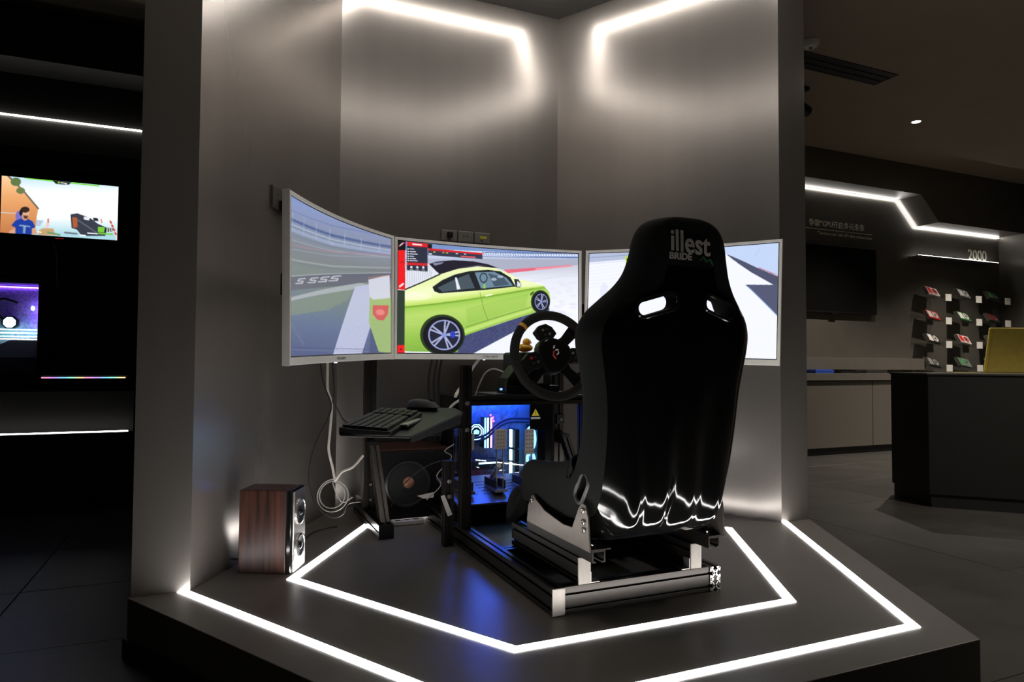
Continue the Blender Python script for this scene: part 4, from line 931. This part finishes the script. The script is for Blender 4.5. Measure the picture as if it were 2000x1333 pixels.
for i, (xa, xb) in enumerate(((.047, .019), (.078, .05), (.103, .08))):
    cable('monitor_cable', 'black cable hanging behind the middle monitor, ' + ['nearest the tray', 'between two others', 'nearest the cockpit upright'][i], [(xa + .035, 1.455 + .012 * i, .80), ((xa + xb) / 2 + .022, 1.46 + .012 * i, .66), (xb + .035, 1.45 + .012 * i, .54), (xb + .045, 1.44 + .012 * i, .44), (xb + .03, 1.42 + .012 * i, .345)], .006, M_BCAB, 'black cables behind the middle monitor')
cable('tray_cable', 'pale cable looping under the keyboard tray', [(-.225, 1.18, .445), (-.18, 1.15, .450), (-.13, 1.12, .462), (-.09, 1.10, .455)], .0055, M_WCAB)
for i, P in enumerate(([(-.03, .90, .32), (-.06, .94, .27), (-.03, .98, .22), (-.07, 1.05, .15)], [(-.05, .93, .33), (-.10, .98, .30), (-.15, 1.1, .22), (-.19, 1.2, .10)], [(.0, .9, .40), (-.03, .93, .37), (.01, .96, .34), (-.02, 1.0, .28)])):
    cable('loose_cable', ['short kinked grey cable dangling from the low tray post', 'long thin black cable sagging in front of the copper dust cap', 'short curly grey cable above the low tray post'][i], P, .0022, [M_GCAB, M_BCAB, M_GCAB][i], 'tangled cables behind the upright')
t = thing('power_strip', 'white power strip lying on the platform below the subwoofer', 'power strip', (-.17, 1.245, 0), .0)
MB().box(0, .15, 0, .045, .001, .022).obj('body', M_PAPER, t, bevel=.004)
for i in range(3): MB().box(.018 + i * .042, .04 + i * .042, .012, .034, .022, .0226).obj('socket', M_SOCK, t)
single('paper_tag', MB().add([(0, 0, 0), (.016, -.002, .004), (.048, -.006, -.075), (.03, -.004, -.082), (0, .001, 0), (.016, -.001, .004), (.048, -.005, -.075), (.03, -.003, -.082)], [(0, 1, 2, 3), (7, 6, 5, 4), (0, 4, 5, 1), (1, 5, 6, 2), (2, 6, 7, 3), (3, 7, 4, 0)]), M_PAPER, 'white paper tag hanging on the lower left cockpit post', 'tag', (-.078, .83, .205))
single('paper_label', MB().add([(0, 0, 0), (.03, 0, -.014), (.075, 0, -.012), (.08, 0, .012), (.04, 0, .006), (0, .001, 0), (.03, .001, -.014), (.075, .001, -.012), (.08, .001, .012), (.04, .001, .006)], [(4, 3, 2, 1, 0), (5, 6, 7, 8, 9), (0, 1, 6, 5), (1, 2, 7, 6), (2, 3, 8, 7), (3, 4, 9, 8), (4, 0, 5, 9)]), M_PAPER, 'white curled paper label in front of the subwoofer', 'label', (-.094, 1.12, .155))

# sockets on the booth walls
t = thing('wall_socket', 'grey double socket plate on the left booth wall beside the curved monitor', 'socket', (-.721, 1.083, 1.36), math.radians(60))
MB().box(-.0, .088, -.012, -.0, .0, .088).obj('plate', M_SOCK, t, bevel=.003); MB().box(.088, .145, -.012, -.0, .0, .088).obj('plate', M_SOCK, t, bevel=.003)
for z in (.03, .055): MB().box(.036, .052, -.0125, -.012, z, z + .005).obj('slot', M_SKIRT, t)
MB().box(.05, .14, -.05, -.012, -.01, .035).obj('plug', M_BLK, t, bevel=.005)
t = thing('wall_socket', 'long grey socket strip on the rear booth wall above the middle monitor', 'socket', (.196, 1.735, 1.40))
for i, x in enumerate((0, .096, .192)): MB().box(x, x + .09, -.012, -.0003, 0, .06).obj('plate', mat('grey_metal_plate', (.20, .19, .175), .4, .3), t, bevel=.003)
MB().box(.03, .06, -.035, -.012, .018, .045).obj('plug', M_BLK, t, bevel=.003)
for x in (.125, .145): MB().box(x, x + .007, -.0128, -.012, .028, .036).obj('slot', M_SKIRT, t)
MB().box(.222, .262, -.0135, -.012, .026, .04).obj('yellow_port', mat('yellow_port_plastic', (.55, .5, .03), .4), t); MB().box(.228, .238, -.0128, -.012, .008, .018).obj('slot', M_SKIRT, t)

# ------------------------------------------------------------------ gaming desk on the left of the hall
t = thing('wall_counter', 'black wall-mounted counter and cabinet under the gaming screen', 'counter', (-2.7, CABY, -ZP))
MB().box(-1.5, 1.28, -.02, WALLY - CABY - .001, .72, .805).obj('worktop', M_BLKCAB, t, bevel=.002)
MB().box(-1.5, 1.28, .02, WALLY - CABY - .001, .08, .44).obj('cabinet_body', M_BLKCAB, t)
for i in range(3): MB().box(-1.5 + i * .93, -.572 + i * .93, .0, .0195, .085, .435).obj('cabinet_door', M_BLKCAB, t, bevel=.002)
MB().box(-1.5, 1.28, -.02, .03, .441, .458).obj('light_ledge', M_BLKCAB, t)
MB().box(-1.5, 1.28, .05, WALLY - CABY - .001, 0, .08).obj('toe_kick', M_SKIRT, t)
MB().box(-1.5, 1.28, .2, WALLY - CABY - .001, .44, .72).obj('back_board', M_BLKCAB, t)
strip_y('counter_light', 'thin white light line under the black gaming counter', [(-4.1, .282), (-1.43, .282)], CABY + .0, .004, m=glow('dim_cove_strip', (1, .95, .9), 7))
t = thing('wall_television', 'wall television showing a bright game stream with a man in a blue shirt', 'television', (-1.888, WALLY, 1.556))
MB().box(-.36, .36, -.06, -.02, -.005, .405).obj('casing', M_BLK, t, bevel=.004); MB().box(-.2, .2, -.02, -.0005, .1, .3).obj('wall_mount', M_BLK, t)
screen_obj(art_tv(), lambda u, v: (-.333 + .666 * u, -.0612, .392 - .375 * v), t)
MB().box(-.03, .02, -.0615, -.0602, .001, .005).obj('red_logo', glow('dim_red_logo', (.6, .02, .02), .25), t)
cable('television_cable', 'thin pale cable hanging below the wall television', [(-1.94, WALLY - .03, 1.552), (-1.915, WALLY - .02, 1.46), (-1.912, WALLY - .015, 1.36), (-1.905, WALLY - .012, 1.22)], .006, M_GCAB)
t = thing('gaming_computer', 'black computer tower with violet glowing interior on the wall counter', 'computer', (-2.36, CABY + .02, .625))
L = .45; Hh = .615; Dp = .23
for (a, b, c, d, e, f, nm) in ((0, L, 0, Dp, 0, .02, 'bottom_panel'), (0, L, 0, Dp, Hh - .02, Hh, 'top_panel'), (0, .015, 0, Dp, .02, Hh - .02, 'front_panel'), (L - .035, L, 0, Dp, .02, Hh - .02, 'rear_panel'), (.015, L - .035, Dp - .01, Dp, .02, Hh - .02, 'side_panel')):
    MB().box(a, b, c, d, e, f).obj(nm, M_BLK, t, bevel=.003)
MB().box(.015, L - .036, .02, .2, .02, .125).obj('power_supply_shroud', mat('violet_grey_shroud', (.16, .16, .2), .4), t)
MB().box(.1, L - .04, .2, .215, .13, Hh - .03).obj('motherboard', mat('pale_board', (.45, .42, .5), .4, noise=.4, nscale=60), t)
g2 = MB().prism([(.06, .13), (L - .04, .13), (L - .04, .24), (.25, .24), (.2, .21), (.18, .13)], .09, .19, 'y').obj('graphics_card', mat('pale_card_shroud', (.55, .52, .45), .4), t)
MB().box(.2, L - .05, .105, .115, .245, .25).obj('light_bar', glow('warm_led', (1, .6, .25), 5), g2)
pbk = MB().prism([(.235 + .045 * math.cos(PI / 8 + i * PI / 4), .355 + .045 * math.sin(PI / 8 + i * PI / 4)) for i in range(8)], .15, .2, 'y').obj('pump_block', M_BLK, t)
MB().prism([(.235 + .036 * math.cos(PI / 8 + i * PI / 4), .355 + .036 * math.sin(PI / 8 + i * PI / 4)) for i in range(8)], .1485, .15, 'y').obj('light_face', G_WH, pbk)
for i in range(3): MB().box(.17, .40, .15, .158, .262 + i * .022, .270 + i * .022).obj('memory_light_bar', [G_CY, glow('mint_led', (.3, 1, .75), 5), G_WH][i], t)
MB().box(.02, .41, .19, .196, Hh - .032, Hh - .025).obj('top_light_bar', G_PU, t); MB().box(.40, .406, .15, .18, .3, .5).obj('rear_light_bar', G_PU, t)
MB().ball((.355, .16, .45), .012, .006, .016, 8, 6).obj('emblem_light', G_WH, t)
mb = MB(); mb.tube(smooth_path([(.2, .17, .37), (.16, .12, .44), (.20, .11, .50), (.28, .13, .48)], 6), .008, 8); mb.obj('coolant_hose', M_BLK2, t, smooth=True)
MB().box(.004, L - .004, -.006, -.001, .004, Hh - .004).obj('glass_panel', M_GLASS, t); MB().box(.25, .4, .02, .1, Hh, Hh + .012).obj('top_filter', M_BLK2, t)
t = thing('light_bar', 'slim keyboard-length bar with a rainbow light edge on the black counter', 'light bar', (-1.915, CABY - .012, .6255))
MB().box(0, .47, .002, .06, 0, .016).obj('body', mat('white_bar_plastic', (.8, .8, .8), .4), t, bevel=.003)
for i in range(10): MB().box(.005 + i * .046, .05 + i * .046, .0, .002, .001, .006).obj('light_segment', glow('rainbow_led_%d' % (i % 5), [(1, .3, .6), (.5, .3, 1), (.2, .6, 1), (.3, 1, .6), (1, .7, .3)][i % 5], 1.2), t)
MB().box(.475, .51, .002, .03, 0, .014).obj('end_plug', M_BLK2, t, bevel=.003)

# ------------------------------------------------------------------ display wall on the right
t = thing('display_cabinet', 'low grey display cabinet along the wall below the black television', 'cabinet', (3.2, CABY, -ZP))
MB().box(0, 3.4, .02, WALLY - CABY - .001, .07, .76).obj('cabinet_body', M_CAB, t)
for i in range(3): MB().box(.005 + i * 1.133, 1.128 + i * 1.133, .0, .0195, .075, .755).obj('cabinet_door', M_CAB, t, bevel=.002)
MB().box(0, 3.4, .04, WALLY - CABY - .001, 0, .07).obj('toe_kick', M_SKIRT, t)
MB().box(0, 3.4, -.02, .02, .762, .835).obj('front_rail', M_CAB, t, bevel=.002); MB().box(0, 3.4, .021, WALLY - CABY - .001, .762, .78).obj('display_shelf', M_CAB, t)
MB().box(0, 3.4, .22, WALLY - CABY - .001, .87, 1.0).obj('back_ledge', M_CAB, t, bevel=.002)
for (x0, x1, h_, m_, lb) in ((4.72, 4.98, .085, mat('blue_carton', (.02, .06, .35), .5), 'blue carton on the shelf of the low display cabinet'), (5.08, 5.38, .07, M_BLK, 'black flat carton between the blue and the grey one on the cabinet shelf'), (5.46, 5.78, .082, M_BLK2, 'dark grey carton at the counter end of the cabinet shelf')):
    t = thing('carton', lb, 'box', (x0, CABY + .06, .604)); MB().box(0, x1 - x0, 0, .14, 0, h_).obj('body', m_, t, bevel=.003); MB().box(.02, x1 - x0 - .02, .01, .13, h_, h_ + .004).obj('lid', m_, t)
    MB().box(.03, .09, -.0008, 0, .02, .05).obj('print', M_LETTER if m_ != M_BLK else M_CAP, t)
t = thing('wall_television', 'large switched-off black television on the grey hall wall', 'television', (5.28, WALLY, 1.31))
MB().box(-.72, .66, -.055, -.012, 0, .745).obj('casing', M_BLK, t, bevel=.005); MB().box(-.70, .64, -.0562, -.0552, .02, .725).obj('screen', M_GLOSSB, t); MB().box(-.3, .3, -.012, -.0005, .2, .5).obj('wall_mount', M_BLK, t)
MB().box(-.05, .05, -.058, -.02, -.012, 0).obj('sensor', M_BLK, t)
# lettering
t = thing('wall_lettering', 'pale raised Chinese lettering with an English line above the black television', 'sign', (4.70, WALLY - .0005, 2.235))
tx = text_mb('争霸”GPU开启多元未来', .082, .006, align='RIGHT'); tx.v = [(x + 1.115, y - .004, z + .030) for x, y, z in tx.v]; tx.obj('headline', M_LETTER, t)
MB().box(-.3, 1.24, -.006, 0, -.008, -.002).obj('underline', M_LETTER, t)
tx = text_mb('“Two-horse race” with GPU affect a diverse future', .050, .003, align='RIGHT'); tx.v = [(x * .82 + 1.24, y - .002, z - .062) for x, y, z in tx.v]; tx.obj('caption', M_LETTER, t)['kind'] = 'stuff'
t = thing('year_sign', 'raised silver number 2000 standing on the lit ledge', 'sign', (7.52, WALLY - .07, 2.046))
tx = text_mb('2000', .185, .008); tx.v = [(x * .98, y, z) for x, y, z in tx.v]; tx.obj('digits', mat('pale_sign_metal', (.85, .82, .74), .4), t)
t = thing('lit_ledge', 'thin wall ledge washed with white light above the graphics cards', 'ledge', (6.6, WALLY, 2.022))
MB().box(0, 1.5, -.10, -.0005, .0, .012).obj('board', M_HALL, t, bevel=.002); MB().box(.01, 1.49, -.085, -.078, .012, .018).obj('light_segment', glow('ledge_led', (1, .95, .88), 9), t)
# graphics cards on acrylic brackets
GC = {'white': (.72, .66, .62), 'red': (.5, .03, .03), 'black': (.03, .03, .03), 'green': (.06, .22, .08), 'grey': (.2, .2, .2), 'silver': (.5, .5, .48), 'darkred': (.18, .02, .02)}
CM = {k: mat('card_' + k, v, .35, noise=.25, nscale=40) for k, v in GC.items()}
rowsG = [[('white', 'red', 'white card with a red lower edge'), ('grey', 'silver', 'grey card with a silver fan ring'), ('black', 'green', 'dark card with a green board edge')],
         [('red', 'silver', 'bright red card with a pale cooler'), ('green', 'white', 'green and white card'), ('black', 'darkred', 'black card with a dull red fan ring')],
         [('black', 'white', 'black card with a white crescent'), ('white', 'red', 'pale card with red printing'), ('grey', 'black', 'slim grey card')],
         [('black', 'grey', 'long black card with a grey edge'), ('grey', 'green', 'dark grey card with a green tint'), ('black', 'black', 'plain black card')]]
for r in range(4):
    for c in range(3):
        a, b, desc = rowsG[r][c]; x = 6.64 + c * .555; z = 1.545 - r * .276
        cn = ['first', 'second', 'third'][c]; rn = ['top', 'second', 'third', 'bottom'][r]
        t = thing('display_bracket', 'clear bracket with white price card, %s row, %s column from the television' % (rn, cn), 'bracket', (x, WALLY, z), 0, 'clear brackets on the display wall')
        MB().box(0, .30, -.20, -.0005, .0, .005).obj('shelf', M_ACR, t); MB().box(0, .30, -.206, -.2005, -.025, .03).obj('lip', M_ACR, t)
        MB().box(.24, .345, -.212, -.207, -.045, .035).obj('price_card', M_PAPER, t)
        t = thing('graphics_card', '%s, %s row, %s column from the television' % (desc, rn, cn), 'graphics card', (x + .02, WALLY - .10, z + .012), 0, 'graphics cards on the display wall')
        Mx = Matrix.Translation((0, -.02, .066)) @ Matrix.Rotation(math.radians(9), 4, 'Y') @ Matrix.Rotation(math.radians(56), 4, 'X') @ Matrix.Scale(.84, 4)
        def part(mb, nm, m_, par=None, **k):
            mb.rot(Mx); return mb.obj(nm, m_, par or t, **k)
        part(MB().box(-.01, .255, -.075, .07, -.012, -.006), 'circuit_board', CM['green'] if a != 'red' else CM['darkred']); part(MB().box(0, .25, -.075, .065, -.006, .022), 'cooler_shroud', CM[a], bevel=.005)
        part(MB().box(-.014, -.01, -.08, .05, -.02, .03), 'slot_bracket', M_STEEL); part(MB().lathe([(.052, .022), (.052, .026), (.043, .026), (.043, .0225)], (.165, -.005, 0), 'z', 24), 'fan_ring', CM[b], smooth=True)
        f_ = part(MB().lathe([(.014, .022), (.014, .028)], (.165, -.005, 0), 'z', 12), 'fan_hub', CM['black'])
        fb = MB()
        for q in range(7):
            an = 2 * PI * q / 7; fb.add([(.165 + .013 * math.cos(an), -.005 + .013 * math.sin(an), .024), (.165 + .041 * math.cos(an - .25), -.005 + .041 * math.sin(an - .25), .0232), (.165 + .041 * math.cos(an + .25), -.005 + .041 * math.sin(an + .25), .026)], [(0, 1, 2)])
        part(fb, 'fan_blades', CM['grey']); part(MB().box(.02, .10, -.06, .05, .022, .0235), 'printed_panel', CM[b])

# reception counter
t = thing('reception_counter', 'large black faceted reception counter on the hall floor', 'counter', (3.52, 1.60, -ZP))
V = [(0, 0), (-.172, -.397), (.47, -1.03), (1.35, -1.03), (1.70, -.40), (1.45, .05)]
MB().prism(V, .085, .855).obj('body', M_BLKCAB, t); cxy = (.75, -.5)
MB().prism([(cxy[0] + (x - cxy[0]) * .985, cxy[1] + (y - cxy[1]) * .985) for x, y in V], 0, .085).obj('plinth', M_SKIRT, t)
MB().prism([(cxy[0] + (x - cxy[0]) * 1.012, cxy[1] + (y - cxy[1]) * 1.012) for x, y in V], .855, .868).obj('worktop', mat('dark_worktop', (.05, .047, .042), .25), t, bevel=.002)
MB().box(.0, .004, -.004, .0, .1, .84).obj('panel_joint', M_SKIRT, t)
t = thing('yellow_sign', 'tilted yellow panel standing on the black reception counter', 'sign', (4.315, 1.44, .6885), -.42)
my = mat('yellow_lacquer_panel', (.80, .64, .14), .35)
bx = MB().add([(0, 0, 0), (.55, 0, 0), (.55, .025, 0), (0, .025, 0), (.07, .03, .335), (.60, .03, .335), (.60, .055, .335), (.07, .055, .335)], [(3, 2, 1, 0), (4, 5, 6, 7), (0, 1, 5, 4), (1, 2, 6, 5), (2, 3, 7, 6), (3, 0, 4, 7)]); bx.obj('body', my, t, bevel=.006)
MB().add([(.016, -.002, .01), (.018, -.002, .01), (.084, .0265, .325), (.082, .0265, .325)], [(0, 1, 2, 3)]).obj('edge_seam', mat('dark_gold_seam', (.35, .27, .05), .4), t)
single('painted_reflection', MB().box(0, .20, 0, .09, 0, .003), mat('reflection_yellow', (.72, .58, .14), .4), 'painted yellow reflection of the tilted panel on the counter', 'reflection', (4.05, 1.50, .6882), -.42)  # the panel's mirror image on the worktop, painted as a thin yellow slab

# ------------------------------------------------------------------ ceiling fittings of the hall
t = thing('ceiling_vent', 'long dark slot vent in the hall ceiling', 'vent', (2.2, 1.81, HZ))
MB().box(0, 1.70, 0, .19, -.004, -.0005).obj('opening', M_SKIRT, t)
for (a, b, c, d) in ((-.012, 1.712, -.012, 0), (-.012, 1.712, .19, .202), (-.012, 0, 0, .19), (1.70, 1.712, 0, .19)): MB().box(a, b, c, d, -.006, -.0005).obj('frame', M_DARKW, t)
for i in range(2): MB().box(0, 1.7, .055 + i * .07, .06 + i * .07, -.009, -.0045).obj('slat', M_BLK, t)
DL = [(4.99, 2.43, 'round ceiling downlight between the slot vent and the display wall'), (6.2, .9, 'round ceiling downlight over the reception counter'), (3.4, -.6, 'round ceiling downlight in front of the reception counter'), (7.1, 2.3, 'round ceiling downlight facing the graphics cards')]
for i, (x, y, lb) in enumerate(DL):
    off = '' if i == 0 else '_offscreen'          # only the first one is in the picture
    t = thing('downlight' + off, lb, 'downlight', (x, y, HZ), 0, 'round ceiling downlights')
    MB().lathe([(.05, -.0005), (.05, -.005), (.038, -.006), (.036, -.002)], (0, 0, 0), 'z', 24).obj('trim_ring', M_WHITE, t, smooth=True)
    MB().cyl((0, 0, -.0035), .035, .003, 'z', 24).obj('lens', glow('downlight_lens', (1, .93, .82), 20), t)
    ld = D.lights.new('downlight_beam' + off, 'SPOT'); ld.energy = SPOT_W; ld.spot_size = math.radians(100); ld.spot_blend = .7; ld.shadow_soft_size = .03; ld.color = (1, .9, .78)
    lo = D.objects.new('beam' + off, ld); COL.objects.link(lo); lo.parent = t; lo.location = (0, 0, -.012)
t = thing('smoke_detector', 'white round smoke detector on the hall ceiling beside the slot vent', 'smoke detector', (2.86, 1.68, HZ))
MB().lathe([(.06, -.0005), (.06, -.02), (.045, -.04), (.02, -.045)], (0, 0, 0), 'z', 24).obj('body', M_PAPER, t, smooth=True); MB().cyl((0, 0, -.05), .012, .006, 'z', 12).obj('sensor', M_SOCK, t)
t = thing('track_spotlight', 'black spotlight hanging from the hall ceiling beside the booth wall', 'spotlight', (3.42, 2.30, HZ))
MB().box(-.05, .05, -.05, .05, -.03, -.0005).obj('ceiling_box', M_BLK, t, bevel=.003); MB().cyl((0, 0, -.10), .012, .07, 'z', 10).obj('stem', M_BLK, t)
mb = MB().lathe([(.03, -.06), (.045, .0), (.045, .10), (.04, .105)], (0, 0, 0), 'z', 20); mb.rot(Matrix.Translation((.0, 0, -.16)) @ Matrix.Rotation(.27, 4, 'Z') @ Matrix.Rotation(1.68, 4, 'Y')); mb.obj('lamp_head', M_BLK, t, smooth=True)
